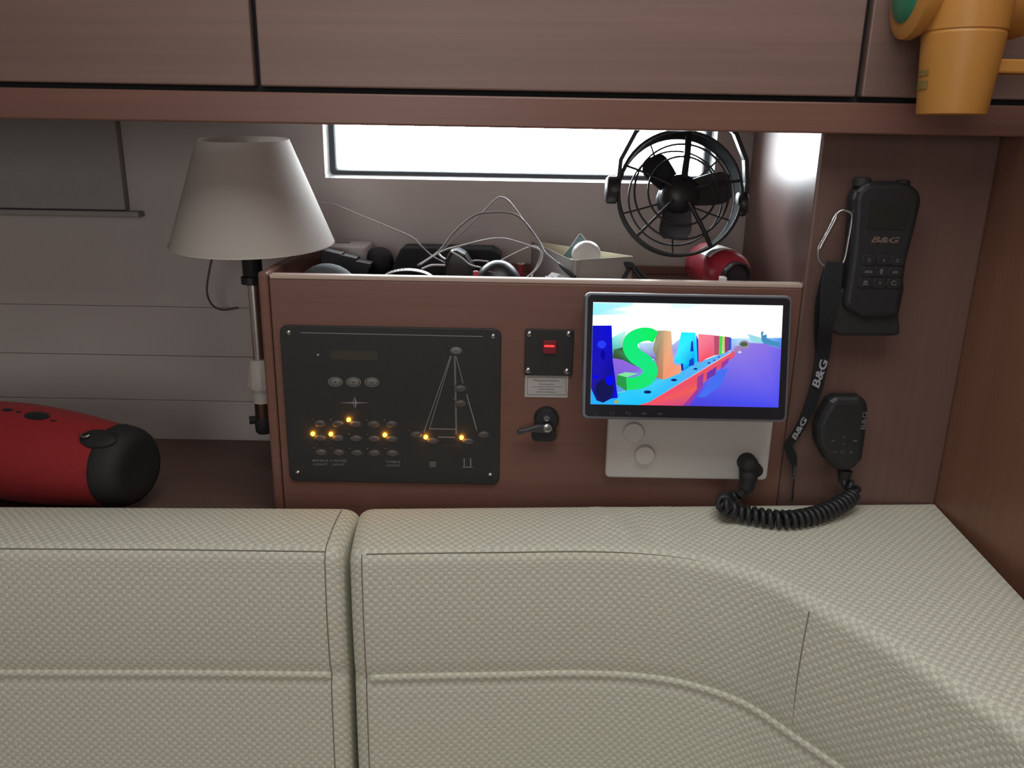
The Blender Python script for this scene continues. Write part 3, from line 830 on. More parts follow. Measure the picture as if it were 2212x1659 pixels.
# sticker
x0 = PY(*Z6(297, 850), 0).x; x1 = PY(*Z6(812, 850), 0).x; z1 = PY(*Z6(555, 724), 0).z; z0 = PY(*Z6(555, 985), 0).z
st_ = tag(obj('label_sticker', B().box(x0, x1, -0.0009, -0.0003, z0, z1), M_label), 'small white printed sticker under the red rocker switch', 'sticker')
def stext(s, xa, xb, ya, yb, m=M_ink):
    a, c = PY(*Z6(xa, ya), -0.0009), PY(*Z6(xb, yb), -0.0009); text('lettering', s, ((a.x + c.x) / 2, -0.0009, (a.z + c.z) / 2), c.x - a.x, a.z - c.z, m, st_)
stext('Hauptschalter', 402, 714, 768, 808); stext('Verbraucher', 466, 652, 816, 840)
stext('main switch', 462, 650, 874, 898); stext('service battery', 440, 668, 908, 938)
def sline(pts): line(st_, [PY(*Z6(x, y), -0.0009) for x, y in pts], 0.0004, m=M_ink, y=-0.0009)
sline([(330, 745), (782, 748), (790, 955), (330, 952), (330, 745)]); sline([(380, 858), (740, 860)])
# latch
lc = PY(*Z6(552, 1230), 0); rr_ = (PY(*Z6(698, 1230), 0).x - PY(*Z6(400, 1230), 0).x) / 2
lt = thing('cabinet_lock', 'round black cabinet lock with flat lever handle below the sticker', 'lock', (lc.x, 0, lc.z))
obj('rosette', B().lathe((lc.x, -0.0003, lc.z), (0, -1, 0), [(0, rr_), (0.010, rr_ * .97), (0.013, rr_ * .85), (0.0135, rr_ * .3)], 32), M_black, lt, smooth=50)
obj('lock_pin', B().lathe((lc.x, -0.0133, lc.z + 0.004), (0, -1, 0), [(0, 0.0042), (0.002, 0.004), (0.002, 0.0028), (0.001, 0.0026)], 16), M_steel, lt, smooth=50)
lz = PY(*Z6(560, 1370), -0.02)
k0 = PY(*Z6(195, 1390), -0.02); k1 = PY(*Z6(640, 1360), -0.02)
lev = B()
lv = [(k0.x, k0.z - 0.002), (k0.x + 0.003, k0.z + 0.0035), (k0.x + 0.012, k0.z + 0.005), (k1.x - 0.02, k1.z + 0.006), (k1.x - 0.004, k1.z + 0.005), (k1.x, k1.z), (k1.x - 0.006, k1.z - 0.005), (k1.x - 0.03, k1.z - 0.004), (k0.x + 0.012, k0.z - 0.0005), (k0.x + 0.004, k0.z - 0.004)]
lev.prism([(x, -0.017, z) for x, z in lv], (0, -0.008, 0))
obj('lever', lev, mat('lever_dark_steel', (0.10, 0.10, 0.11), 0.35, metal=0.6), lt, bevel=0.0015)
a = PY(*Z6(380, 1400), -0.012); c = PY(*Z6(665, 1505), -0.012)
obj('latch_body', plate(B(), rrect(a.x, c.x, c.z, a.z + 0.004, 0.006, 4), -0.0003, -0.016), M_black, lt, bevel=0.001)
p = PY(*Z6(568, 1345), -0.026); obj('lever_cap', B().lathe((p.x, -0.025, p.z - 0.001), (0, -1, 0), [(0, 0.006), (0.002, 0.0055), (0.0028, 0.003)], 16), M_steel, lt, smooth=50)

# ================================================================== TOUCHSCREEN MONITOR
tilt = R(12.0)
MO = PY(1484, 770, -0.052)
mup = Vector((0, math.sin(tilt), math.cos(tilt))); mright = Vector((1, 0, 0)); mn = mright.cross(mup)
if mn.y > 0: mn = -mn
def ml(u, v, d=0.0):
    """local (a, b) on the monitor face"""
    p = PP(u, v, MO + mn * d, mn) - MO; return (p.dot(mright), p.dot(mup))
def mw(a, bb, d): return MO + mright * a + mup * bb + mn * d
cs = [ml(1263, 629), ml(1710, 640), ml(1704, 913), ml(1258, 905)]
ma0 = (cs[0][0] + cs[3][0]) / 2; ma1 = (cs[1][0] + cs[2][0]) / 2; mb1 = (cs[0][1] + cs[1][1]) / 2; mb0 = (cs[2][1] + cs[3][1]) / 2
mon = thing('touchscreen_monitor', 'tilted touchscreen monitor showing a bright video of giant colourful letters', 'monitor', (MO.x, 0.0, MO.z + mb0))
hp = rrect(ma0, ma1, mb0, mb1, 0.007, 5)
obj('housing', B().prism([mw(x, z, -0.0215) for x, z in hp], mn * 0.020), M_silver, mon, bevel=0.0015)
ip = rrect(ma0 + 0.0035, ma1 - 0.0035, mb0 + 0.0035, mb1 - 0.0035, 0.005, 5)
obj('bezel_glass', B().prism([mw(x, z, -0.0014) for x, z in ip], mn * 0.0016), M_bezel, mon)
obj('mount_arm', B().box(MO.x - 0.03, MO.x + 0.03, -0.034, -0.0005, MO.z - 0.03, MO.z + 0.03), M_black, mon, bevel=0.002)
def Z7(x, y): return (1240 + x / 3.606, 600 + y / 3.606)
def sl(x, y): return ml(*Z7(x, y))
sc4 = [sl(143, 195), sl(1622, 210), sl(1597, 1005), sl(133, 990)]
sa0 = (sc4[0][0] + sc4[3][0]) / 2; sa1 = (sc4[1][0] + sc4[2][0]) / 2; sb1 = (sc4[0][1] + sc4[1][1]) / 2; sb0 = (sc4[2][1] + sc4[3][1]) / 2
em = bpy.data.materials.new('screen_picture'); em.use_nodes = True
nt = em.node_tree
for n in list(nt.nodes): nt.nodes.remove(n)
out = nt.nodes.new('ShaderNodeOutputMaterial'); e = nt.nodes.new('ShaderNodeEmission'); vc = nt.nodes.new('ShaderNodeVertexColor'); vc.layer_name = 'Col'
e.inputs['Strength'].default_value = 1.25
nt.links.new(vc.outputs['Color'], e.inputs['Color']); nt.links.new(e.outputs[0], out.inputs[0])
pic = B(); LAY = [0]
def clampab(a, bb): return (max(sa0, min(sa1, a)), max(sb0, min(sb1, bb)))
def poly(pts, col, cols=None):
    LAY[0] += 1
    q = [clampab(*sl(x, y)) for x, y in pts]
    i = pic.add([mw(a, bb, 0.0004 + LAY[0] * 0.00001) for a, bb in q])
    pic.face(range(i, i + len(q)), col=[lin(c) for c in (cols or [col] * len(q))])
def quadstrip(top, bot, col):
    for k in range(len(top) - 1):
        poly([top[k], top[k + 1], bot[k + 1], bot[k]], col)
def blob(x, y, rx, ry, col, n=14): poly([(x + rx * math.cos(2 * math.pi * k / n), y + ry * math.sin(2 * math.pi * k / n)) for k in range(n)], col)
poly([(100, 150), (1700, 150), (1700, 1050), (100, 1050)], (250, 253, 255))
poly([(100, 195), (460, 195), (450, 225), (300, 245), (420, 262), (390, 285), (100, 290)], None, [(150, 240, 250), (190, 245, 255), (215, 250, 255), (200, 245, 250), (225, 250, 255), (215, 250, 255), (150, 235, 245)])
poly([(740, 195), (980, 198), (900, 232), (780, 240)], (225, 250, 255))
poly([(290, 470), (400, 410), (400, 640), (290, 640)], None, [(120, 235, 230), (200, 250, 240), (60, 110, 90), (40, 70, 70)])
poly([(1220, 475), (1350, 470), (1700, 470), (1700, 600), (1220, 590)], None, [(150, 200, 240), (190, 235, 255), (70, 150, 240), (110, 100, 230), (150, 130, 230)])
poly([(290, 620), (620, 640), (820, 480), (1000, 480), (980, 700), (330, 900), (290, 800)], None, [(140, 100, 220), (150, 110, 220), (170, 200, 240), (170, 200, 240), (90, 170, 235), (80, 160, 230), (120, 90, 210)])
poly([(500, 510), (640, 505), (640, 640), (520, 600)], None, [(190, 225, 245), (170, 210, 240), (120, 90, 190), (110, 90, 190)])
# road
poly([(1240, 580), (1330, 505), (1480, 512), (1700, 560), (1700, 1050), (760, 1050), (840, 900), (1060, 690)], None, [(140, 120, 225), (150, 125, 225), (140, 115, 225), (110, 100, 225), (70, 75, 235), (80, 60, 210), (75, 80, 225), (75, 80, 225)])
poly([(1110, 730), (1200, 700), (1150, 830), (1020, 930), (960, 930), (1060, 800)], (70, 110, 235))
# ship, shrubs
poly([(1350, 438), (1465, 470), (1455, 512), (1385, 498)], (150, 215, 225))
poly([(1455, 425), (1475, 415), (1470, 450), (1500, 440), (1500, 470), (1545, 490), (1600, 500), (1610, 545), (1480, 515), (1460, 490)], (70, 140, 190))
blob(1325, 520, 42, 34, (150, 140, 160)); blob(1322, 518, 30, 17, (75, 95, 70)); blob(1275, 555, 30, 26, (160, 130, 180)); blob(1290, 580, 14, 8, (220, 215, 235))
# parapet
poly([(1250, 562), (1180, 580), (960, 662), (850, 715), (640, 800), (400, 880), (100, 960), (100, 1050), (560, 1050), (545, 996)], None, [(130, 160, 235), (100, 170, 235), (80, 175, 240), (75, 185, 242), (70, 205, 245), (50, 200, 240), (60, 195, 255), (30, 150, 255), (20, 190, 255), (20, 190, 255)])
poly([(545, 996), (1250, 566), (1250, 612), (1100, 730), (960, 862), (860, 1050), (500, 1050)], None, [(240, 80, 100), (230, 95, 100), (220, 80, 110), (225, 80, 100), (235, 95, 85), (200, 70, 130), (240, 85, 95)])
poly([(880, 960), (960, 862), (1000, 850), (900, 990), (840, 1030)], (150, 60, 160))
poly([(960, 775), (1010, 740), (1000, 850), (955, 862)], (150, 60, 150)); poly([(1035, 740), (1110, 690), (1100, 755), (1030, 795)], (110, 55, 170)); poly([(1150, 660), (1210, 620), (1200, 660), (1140, 720)], (150, 60, 160))
for x, y, r1, r2 in ((572, 890, 30, 13), (778, 796, 24, 10), (945, 710, 17, 7), (1050, 663, 13, 5), (1090, 642, 10, 4), (1128, 617, 9, 4)): blob(x, y, r1, r2, (15, 40, 110))
# far letters
poly([(1205, 462), (1224, 468), (1222, 560), (1205, 570)], (50, 80, 200)); poly([(1172, 458), (1205, 462), (1205, 570), (1172, 585)], (135, 70, 120))
poly([(1155, 456), (1173, 458), (1170, 590), (1155, 592)], (215, 205, 90)); poly([(1130, 453), (1156, 456), (1152, 595), (1128, 598)], (70, 215, 90))
poly([(1088, 450), (1131, 453), (1128, 600), (1090, 605)], (175, 80, 110))
poly([(968, 438), (1090, 448), (1092, 606), (1030, 630), (985, 660), (965, 650)], None, [(245, 140, 150), (235, 120, 150), (230, 90, 120), (240, 80, 100), (245, 75, 95), (245, 95, 110)])
# A
poly([(835, 424), (945, 428), (968, 658), (930, 668), (912, 690), (848, 725), (832, 668), (785, 655), (800, 590)], None, [(30, 235, 250), (40, 235, 250), (30, 220, 245), (0, 150, 235), (20, 215, 255), (20, 140, 225), (30, 220, 250), (30, 200, 245), (60, 235, 250)])
poly([(912, 500), (925, 490), (930, 572), (905, 575)], (25, 50, 190)); poly([(898, 640), (928, 622), (935, 680), (892, 690)], (20, 70, 200)); poly([(832, 668), (848, 668), (850, 725), (836, 720)], (25, 30, 150))
poly([(950, 440), (966, 480), (970, 655), (960, 658)], (40, 60, 210))
# L
poly([(648, 412), (700, 412), (694, 792), (640, 780), (640, 620), (612, 560)], None, [(150, 135, 110), (190, 160, 130), (190, 130, 100), (170, 120, 90), (130, 125, 100), (150, 150, 120)])
poly([(695, 410), (755, 416), (772, 668), (832, 690), (830, 742), (692, 796)], None, [(205, 165, 125), (225, 185, 140), (240, 150, 120), (240, 165, 120), (240, 160, 125), (240, 150, 105)])
# S: side walls then face
poly([(380, 540), (310, 560), (300, 625), (380, 640), (480, 690), (480, 640)], None, [(50, 90, 70), (70, 100, 70), (50, 70, 60), (50, 90, 60), (40, 120, 70), (40, 160, 90)])
poly([(335, 755), (412, 775), (410, 885), (328, 830)], (45, 150, 75)); poly([(335, 755), (400, 735), (500, 745), (412, 775)], (130, 225, 160))
spath = [(636, 462), (580, 440), (510, 448), (450, 485), (438, 545), (480, 610), (550, 655), (592, 715), (575, 775), (510, 815), (408, 828)]
cen = smoothpath([Vector((x, y, 0)) for x, y in spath], 5)
for k in range(len(cen) - 1):
    def off(i):
        a = cen[max(0, i - 1)]; c = cen[min(len(cen) - 1, i + 1)]; t = (c - a).normalized(); nn = Vector((-t.y, t.x, 0))
        wd = 46 + 14 * math.sin(math.pi * i / (len(cen) - 1)); return cen[i] + nn * wd, cen[i] - nn * wd
    a0, a1_ = off(k); b0_, b1_ = off(k + 1)
    f = k / len(cen); c = (int(20 + 10 * f), int(235 - 10 * f), int(95 + 30 * math.sin(f * 3)))
    poly([(a0.x, a0.y), (b0_.x, b0_.y), (b1_.x, b1_.y), (a1_.x, a1_.y)], c)
# I
poly([(100, 820), (260, 900), (360, 900), (300, 1050), (100, 1050)], (40, 170, 250))
poly([(100, 372), (292, 372), (300, 640), (340, 935), (290, 940), (225, 972), (175, 955), (100, 860)], None, [(20, 20, 190), (15, 15, 215), (20, 15, 170), (15, 15, 230), (25, 20, 140), (20, 25, 70), (25, 30, 90), (35, 25, 150)])
blob(215, 520, 34, 30, (40, 60, 245)); blob(225, 600, 20, 40, (10, 10, 150)); blob(235, 870, 70, 80, (22, 24, 80)); blob(275, 800, 28, 40, (10, 10, 240)); blob(170, 770, 22, 14, (10, 10, 235))
blob(330, 965, 22, 12, (160, 170, 90))
obj('screen_picture', pic, em, mon)
# icons on the lower bezel
for i, (x, y) in enumerate(((168, 1054), (296, 1054), (422, 1057), (546, 1058), (672, 1060))):
    a, bb = sl(x, y); g = B()
    if i in (0, 1):
        rp = [mw(a + 0.0024 * math.cos(t), bb + 0.0024 * math.sin(t), 0.0004) for t in [R(120 + 30 * k) for k in range(11 if i == 0 else 12)]]; g.tube(rp, 0.00035, 4)
    elif i == 2:
        g.tube([mw(a - 0.003, bb + 0.001, .0004), mw(a + 0.002, bb + 0.001, .0004), mw(a + 0.003, bb - 0.001, .0004), mw(a - 0.001, bb - 0.0022, .0004)], 0.00035, 4); g.tube([mw(a - 0.0018, bb + 0.0024, .0004), mw(a - 0.003, bb + 0.001, .0004), mw(a - 0.0018, bb - 0.0004, .0004)], 0.00035, 4)
    else:
        g.prism([mw(a - 0.003, bb, .0002), mw(a, bb - 0.002, .0002), mw(a, bb + 0.002, .0002)], mn * 0.0003)
        g.tube([mw(a + 0.001, bb, .0004), mw(a + 0.0034, bb, .0004)], 0.00035, 4)
        if i == 3: g.tube([mw(a + 0.0022, bb - .0013, .0004), mw(a + 0.0022, bb + .0013, .0004)], 0.00035, 4)
    obj('touch_icon', g, M_icon, mon)

# ================================================================== WHITE COVER PLATE UNDER THE MONITOR
YPL = -0.012
x0 = (PY(1311, 930, YPL).x + PY(1309, 1030, YPL).x) / 2; x1 = (PY(1670, 930, YPL).x + PY(1657, 1030, YPL).x) / 2
z1 = PY(1480, 860, YPL).z; z0 = PY(1480, 1035, YPL).z
cov = thing('cover_plate', 'white plastic cover plate with two round caps below the monitor', 'cover plate', ((x0 + x1) / 2, 0, z0))
obj('plate', plate(B(), rrect(x0, x1, z0, z1, 0.006, 4), -0.0003, YPL), M_plate, cov, bevel=0.003, seg=3)
for (x, y, r_, h) in ((460, 1200, 80, 0.006), (545, 1370, 76, 0.008)):
    p = PY(*Z7(x, y), YPL); rr_ = r_ / 3.606 * 0.00062
    obj('round_cap', B().lathe((p.x, YPL, p.z), (0, -1, 0), [(-0.002, rr_), (h * .8, rr_), (h, rr_ * .93), (h, rr_ * .2)], 40), M_plate, cov, smooth=40)

# ================================================================== RADIO HANDSET IN CRADLE
def ZH(x, y): return (1700 + x / 4.253, 370 + y / 4.253)
YB = -0.042
def hp_(x, y, Y=YB): return PY(*ZH(x, y), Y)
# body outline (front face), px of crop 4
outl = [(700, 130), (760, 100), (1060, 100), (1150, 125), (1235, 185), (1245, 290), (1190, 520), (1110, 830), (1075, 1080), (1030, 1350), (700, 1350), (520, 1250), (560, 1000), (600, 700), (620, 420), (625, 260), (650, 180)]
pts = [hp_(x, y) for x, y in outl]
zmin = min(p.z for p in pts)
rad_ = thing('radio_handset', 'black handheld radio with screen and keypad standing in its wall cradle', 'radio', (hp_(850, 800).x, 0, hp_(850, 1500).z))
body = obj('handset_body', B().prism([Vector((p.x, -0.012, p.z)) for p in pts], (0, YB + 0.012, 0)), M_black, rad_, bevel=0.007, seg=3)
ax_ = hp_(760, 110); bx_ = hp_(1130, 110)
obj('antenna_stub', B().lathe((hp_(735, 110).x, -0.027, ax_.z - 0.004), (0, 0, 1), [(0, 0.010), (0.008, 0.010), (0.010, 0.008)], 16), M_matte, rad_, smooth=50)
obj('volume_knob', B().lathe((hp_(1120, 110).x, -0.027, bx_.z - 0.004), (0, 0, 1), [(0, 0.008), (0.006, 0.008), (0.007, 0.006)], 16), M_matte, rad_, smooth=50)
q = [hp_(x, y, YB - 0.0002) for x, y in ((770, 280), (1130, 300), (1085, 540), (742, 520))]
obj('handset_screen', B().prism([Vector(p) for p in q], (0, -0.0008, 0)), M_lcd, rad_)
a, c = hp_(778, 600, YB - 0.0003), hp_(1032, 660, YB - 0.0003)
text('lettering', 'B&G', ((a.x + c.x) / 2, YB - 0.0003, (a.z + c.z) / 2), c.x - a.x, a.z - c.z, M_logo, rad_, shear=0.25, bold=0.03)
for x, y, wd, ht, kind in ((750, 815, 34, 30, 0), (887, 815, 22, 20, 1), (1010, 820, 34, 30, 0), (745, 922, 64, 22, 2), (862, 920, 30, 44, 3), (988, 926, 40, 22, 2), (716, 1022, 46, 36, 4), (849, 1027, 24, 20, 5), (978, 1026, 40, 34, 6)):
    p = hp_(x, y); sx_ = 0.000145 * 0.98
    k = obj('key', B().prism([Vector((p.x + dx, YB + 0.002, p.z + dz)) for dx, dz in rrect(-0.0085, 0.0085, -0.0062, 0.0062, 0.004, 4)], (0, -0.0035, 0)), M_black, rad_, bevel=0.0008)
    g = B(); yk = YB - 0.0016; w2, h2 = wd * sx_ / 2, ht * sx_ / 2
    if kind == 1: g.prism([(p.x - w2, yk, p.z - h2), (p.x + w2, yk, p.z - h2), (p.x, yk, p.z + h2)], (0, -.0002, 0))
    elif kind == 5: g.prism([(p.x - w2, yk, p.z + h2), (p.x, yk, p.z - h2), (p.x + w2, yk, p.z + h2)], (0, -.0002, 0))
    elif kind == 6: g.tube([(p.x + w2 * math.cos(t), yk, p.z + h2 * math.sin(t)) for t in [R(30 + 30 * i) for i in range(11)]], 0.0006, 5)
    elif kind == 3: g.prism([(p.x - w2, yk, p.z + h2), (p.x - w2 * .4, yk, p.z - h2), (p.x + w2 * .4, yk, p.z - h2), (p.x + w2, yk, p.z + h2)], (0, -.0002, 0))
    elif kind in (2,):
        for s in (-1, 0, 1): g.box(p.x + s * w2 * .7 - w2 * .25, p.x + s * w2 * .7 + w2 * .25, yk - .0002, yk, p.z - h2, p.z + h2)
    else:
        g.box(p.x - w2, p.x + w2, yk - .0002, yk, p.z - h2, p.z - h2 * .4); g.box(p.x - w2 * .7, p.x + w2 * .7, yk - .0002, yk, p.z - h2 * .1, p.z + h2)
    obj('key_symbol', g, M_keys if kind not in (0,) else M_icon, k)
cr = [hp_(x, y, -0.03) for x, y in ((600, 760), (560, 1050), (400, 1100), (355, 1300), (410, 1460), (470, 1505), (960, 1510), (1030, 1500), (1030, 1420), (1020, 1320), (1070, 1080), (1060, 900))]
cr = [Vector((p.x, -0.0003, p.z)) for p in cr]
obj('cradle', B().prism(cr, (0, -0.034, 0)), M_matte, rad_, bevel=0.004, seg=2)

# ================================================================== LANYARD WITH CARABINER
YK = -0.03
lan = thing('lanyard', 'black printed lanyard strap hanging from a silver carabiner beside the radio', 'lanyard', PY(1716, 1070, -0.004))
cpx = [(555, 365), (510, 358), (465, 385), (435, 440), (320, 665), (290, 715), (290, 790), (320, 845), (370, 880), (440, 895), (500, 860), (535, 790), (560, 660), (585, 520), (598, 400), (555, 365)]
cpts = [PY(*ZH(x, y), YK - 0.004) for x, y in cpx]
cara = obj('carabiner', B().tube(smoothpath(cpts, 5), 0.0016, 8), M_steel, lan, smooth=60)
for (xa, ya, xb, yb) in ((452, 420, 430, 465), (325, 660, 300, 710)):
    obj('gate_sleeve', B().cyl(PY(*ZH(xa, ya), YK - 0.004), PY(*ZH(xb, yb), YK - 0.004), 0.0027, n=10), M_steel, cara, smooth=50)
g0 = PY(*ZH(440, 450), YK - 0.004); g1_ = PY(*ZH(320, 670), YK - 0.004)
obj('gate', B().cyl(g0, g1_, 0.0023, n=10), M_steel, cara, smooth=50)
def ribbon(ctrl, th=0.0018):
    """ctrl: (u, v, Y, halfwidth px)"""
    cen = smoothpath([PY(u, v, Y) for u, v, Y, h in ctrl], 8); hw = smoothpath([Vector((h, 0, 0)) for u, v, Y, h in ctrl], 8)
    rr = []
    for i, p in enumerate(cen):
        a = cen[max(0, i - 1)]; c = cen[min(len(cen) - 1, i + 1)]; t = (c - a).normalized()
        nn = Vector((-t.z, 0, t.x)).normalized() * hw[i].x * 0.00058
        rr.append([p + nn + Vector((0, th / 2, 0)), p + nn - Vector((0, th / 2, 0)), p - nn - Vector((0, th / 2, 0)), p - nn + Vector((0, th / 2, 0))])
    return B().rings(rr)
obj('strap', ribbon([(1803, 566, YK - 0.006, 17), (1795, 620, YK - 0.008, 20), (1785, 700, YK - 0.004, 16), (1777, 765, -0.016, 15), (1765, 830, -0.012, 14), (1745, 890, -0.010, 12), (1722, 935, -0.010, 10), (1704, 962, -0.010, 9), (1711, 985, -0.010, 10), (1716, 1005, -0.010, 6)]), M_strap, lan, smooth=40)
obj('strap_fold', ribbon([(1800, 575, YK + 0.004, 18), (1782, 640, YK + 0.006, 18), (1772, 720, -0.014, 13), (1774, 775, -0.013, 10)]), M_strap, lan, smooth=40)
obj('strap_end', ribbon([(1717, 1003, -0.009, 4), (1716, 1030, -0.008, 4)], 0.003), mat('strap_buckle', (0.05, 0.05, 0.06), 0.5), lan)
obj('cord_end', B().tube([PY(1716, 1028, -0.008), PY(1714, 1050, -0.006), PY(1711, 1082, -0.005)], 0.001, 6), M_strap, lan)
def Z9(x, y): return (1540 + x / 3.95, 740 + y / 3.95)
def straptext(p0, p1, w, h, Y):
    a = PY(*Z9(*p0), Y); c = PY(*Z9(*p1), Y); d = (c - a); ln = d.length; d.normalize()
    upd = Vector((-d.z, 0, d.x))
    text('lettering', 'B&G', (a + c) / 2, ln, h, M_logow, lan, right=d, up=upd, shear=0.2, bold=0.03)
straptext((870, 385), (955, 140), 1, 0.0105, -0.0152)
straptext((685, 825), (790, 640), 1, 0.0075, -0.0125)
a = PY(*Z9(690, 1160), -0.011); c = PY(*Z9(702, 1070), -0.011)
text('lettering', 'B&G', (a + c) / 2 + Vector((0, -0.001, 0)), (c - a).length, 0.004, M_keys, lan, right=(c - a).normalized(), up=Vector((-(c - a).z, 0, (c - a).x)).normalized())

# ================================================================== FIST MICROPHONE WITH COILED CORD
YM = -0.036
def mp_(x, y, Y=YM): return PY(*Z9(x, y), Y)
mo = [(1000, 500), (1060, 465), (1260, 465), (1335, 510), (1340, 600), (1310, 850), (1285, 1010), (1220, 1080), (1140, 1120), (1060, 1100), (960, 1000), (890, 850), (890, 720), (930, 620)]
mc = thing('fist_microphone', 'black fist microphone with coiled cord looping over the sofa back', 'microphone', (mp_(1120, 800).x, 0, mp_(1120, 1120).z))
mpts = [mp_(x, y) for x, y in mo]
obj('mic_body', B().prism([Vector((p.x, -0.010, p.z)) for p in mpts], (0, YM + 0.010, 0)), M_black, mc, bevel=0.009, seg=3)
obj('hang_clip', B().lathe((mp_(1120, 780).x, -0.0003, mp_(1120, 780, -0.005).z), (0, -1, 0), [(0, 0.014), (0.004, 0.014), (0.006, 0.008), (0.014, 0.008)], 20), M_black, mc, smooth=50)
obj('cord_boot', B().cyl(mp_(1130, 1090, -0.024), mp_(1110, 1195, -0.026), 0.0095, 0.006, n=16), M_matte, mc, smooth=50)
a = mp_(1280, 740, YM - 0.0003); c = mp_(1300, 590, YM - 0.0003)
text('lettering', 'B&G', (a + c) / 2, (c - a).length, 0.006, M_keys, mc, right=(c - a).normalized(), up=Vector((-(c - a).z, 0, (c - a).x)).normalized(), bold=0.02)
a = mp_(1080, 948, YM - 0.0003); c = mp_(1128, 922, YM - 0.0003)
text('lettering', 'VOL', (a + c) / 2, c.x - a.x, c.z - a.z, M_keys, mc)
for x, y, wd, ht in ((1038, 935, 26, 5), (1178, 935, 26, 5), (1178, 935, 6, 20), (1122, 805, 14, 8), (1114, 863, 14, 8), (1025, 838, 30, 6), (1213, 837, 30, 10)):
    p = mp_(x, y); s_ = 0.000156 / 2
    obj('key_symbol', B().box(p.x - wd * s_, p.x + wd * s_, YM - 0.0006, YM - 0.0001, p.z - ht * s_, p.z + ht * s_), M_keys, mc)
# plug on the cover plate
pc = PY(1620, 1008, -0.03)
obj('plug', B().lathe((pc.x, -0.0125, pc.z), (0, -1, 0), [(0, 0.0125), (0.012, 0.0125), (0.020, 0.0115), (0.024, 0.007)], 24), M_matte, mc, smooth=50)
obj('plug_knob', B().lathe((pc.x + 0.012, -0.0125, pc.z - 0.010), (0, -1, 0), [(0, 0.009), (0.008, 0.009), (0.010, 0.006)], 20), M_matte, mc, smooth=50)
obj('plug_boot', B().tube(smoothpath([(pc.x, -0.022, pc.z - 0.004), PY(1616, 1035, -0.030), PY(1610, 1056, -0.032), PY(1598, 1070, -0.032)], 6), [0.0115] * 7 + [0.0098] * 6 + [0.007] * 6, 14), M_matte, mc, smooth=50)
ZCd = ZTOP + 0.013
guide = [PY(1600, 1070, -0.032), PY(1572, 1078, -0.034), PZ(1566, 1090, ZCd + 0.012), PZ(1585, 1103, ZCd + 0.003), PZ(1640, 1116, ZCd), PZ(1700, 1122, ZCd), PZ(1760, 1113, ZCd), PZ(1810, 1093, ZCd + 0.003), PY(1842, 1070, -0.040), PY(1840, 1052, -0.034), mp_(1112, 1195, -0.027)]
gp = smoothpath(guide, 24)
gl_ = [0.0]
for p, q in zip(gp[:-1], gp[1:]): gl_.append(gl_[-1] + (q - p).length)
tot = gl_[-1]; pitch = 0.0086; turns = tot / pitch; NPT = int(turns * 12)
hel = []; e = None; j = 0
for i in range(NPT + 1):
    s = tot * i / NPT
    while j < len(gl_) - 2 and gl_[j + 1] < s: j += 1
    t = (s - gl_[j]) / max(1e-9, gl_[j + 1] - gl_[j]); p = gp[j].lerp(gp[j + 1], t); tg = (gp[j + 1] - gp[j]).normalized()
    if e is None: e = Vector((0, 0, 1))
    e = (e - tg * e.dot(tg)).normalized(); f = tg.cross(e)
    fr_ = s / tot; rr_ = 0.0085 * min(1, 0.45 + 5 * min(fr_, 1 - fr_)); a = 2 * math.pi * s / pitch
    hel.append(p + e * rr_ * math.cos(a) + f * rr_ * math.sin(a))
obj('coiled_cord', B().tube(hel, 0.0036, 6), M_black, mc, smooth=70)

# ================================================================== YELLOW LAMP ON THE BULKHEAD
YY = -0.125
yb0 = PY(1984, 246, YY); yb1 = PY(2124, 246, YY); yt0 = PY(1998, 75, YY); yt1 = PY(2166, 75, YY)
yc = (yb0.x + yb1.x) / 2; yr = (yb1.x - yb0.x) / 2; yrt = (yt1.x - yt0.x) / 2; ycz = yb0.z; ytz = yt0.z
ytc = (yt0.x + yt1.x) / 2
yl = thing('emergency_light', 'orange-yellow plastic emergency light in a wall bracket at upper right', 'light', (yc, YY, ycz))
axv = Vector((ytc - yc, 0, ytz - ycz)); H = axv.length
bar = obj('barrel', B().lathe((yc, YY, ycz), axv, [(0, yr * .98), (0.003, yr), (H, yrt), (H + 0.001, yrt - 0.0008), (H + 0.003, yrt - 0.0008), (H + 0.0035, yrt * 1.005), (H + 0.13, yrt * 1.16)], 48), M_yellow, yl, smooth=40)
hc = Vector((yc, YY, ycz)) + axv.normalized() * (H + 0.047)
hl = PY(1972, 20, YY).x; hr = min(PY(2230, 20, YY).x, XW - 0.004)
hz = PY(2000, -32, YY).z
obj('lamp_head', B().lathe((hl, YY + 0.020, hz), (1, -0.03, 0), [(0, 0.040), (0.003, 0.047), (0.010, 0.048), (0.020, 0.043), (0.030, 0.040), (hr - hl - 0.03, 0.040), (hr - hl - 0.006, 0.046), (hr - hl, 0.044)], 40), M_yellow, yl, smooth=40)
obj('green_lens', B().lathe((hl + 0.001, YY + 0.020, hz), (-1, 0.03, 0), [(0, 0.033), (0.004, 0.030), (0.007, 0.020), (0.008, 0.005)], 32), M_green, yl, smooth=50)
ba = PX(2210, 143, 0.56); bz0 = PY(2150, 160, YY).z; bz1 = PY(2150, 129, YY).z
obj('bracket_arm', B().box(PY(2140, 143, YY).x - 0.003, XW - 0.0005, YY - 0.012, YY + 0.012, bz0, bz1), M_yellow, yl, bevel=0.002)
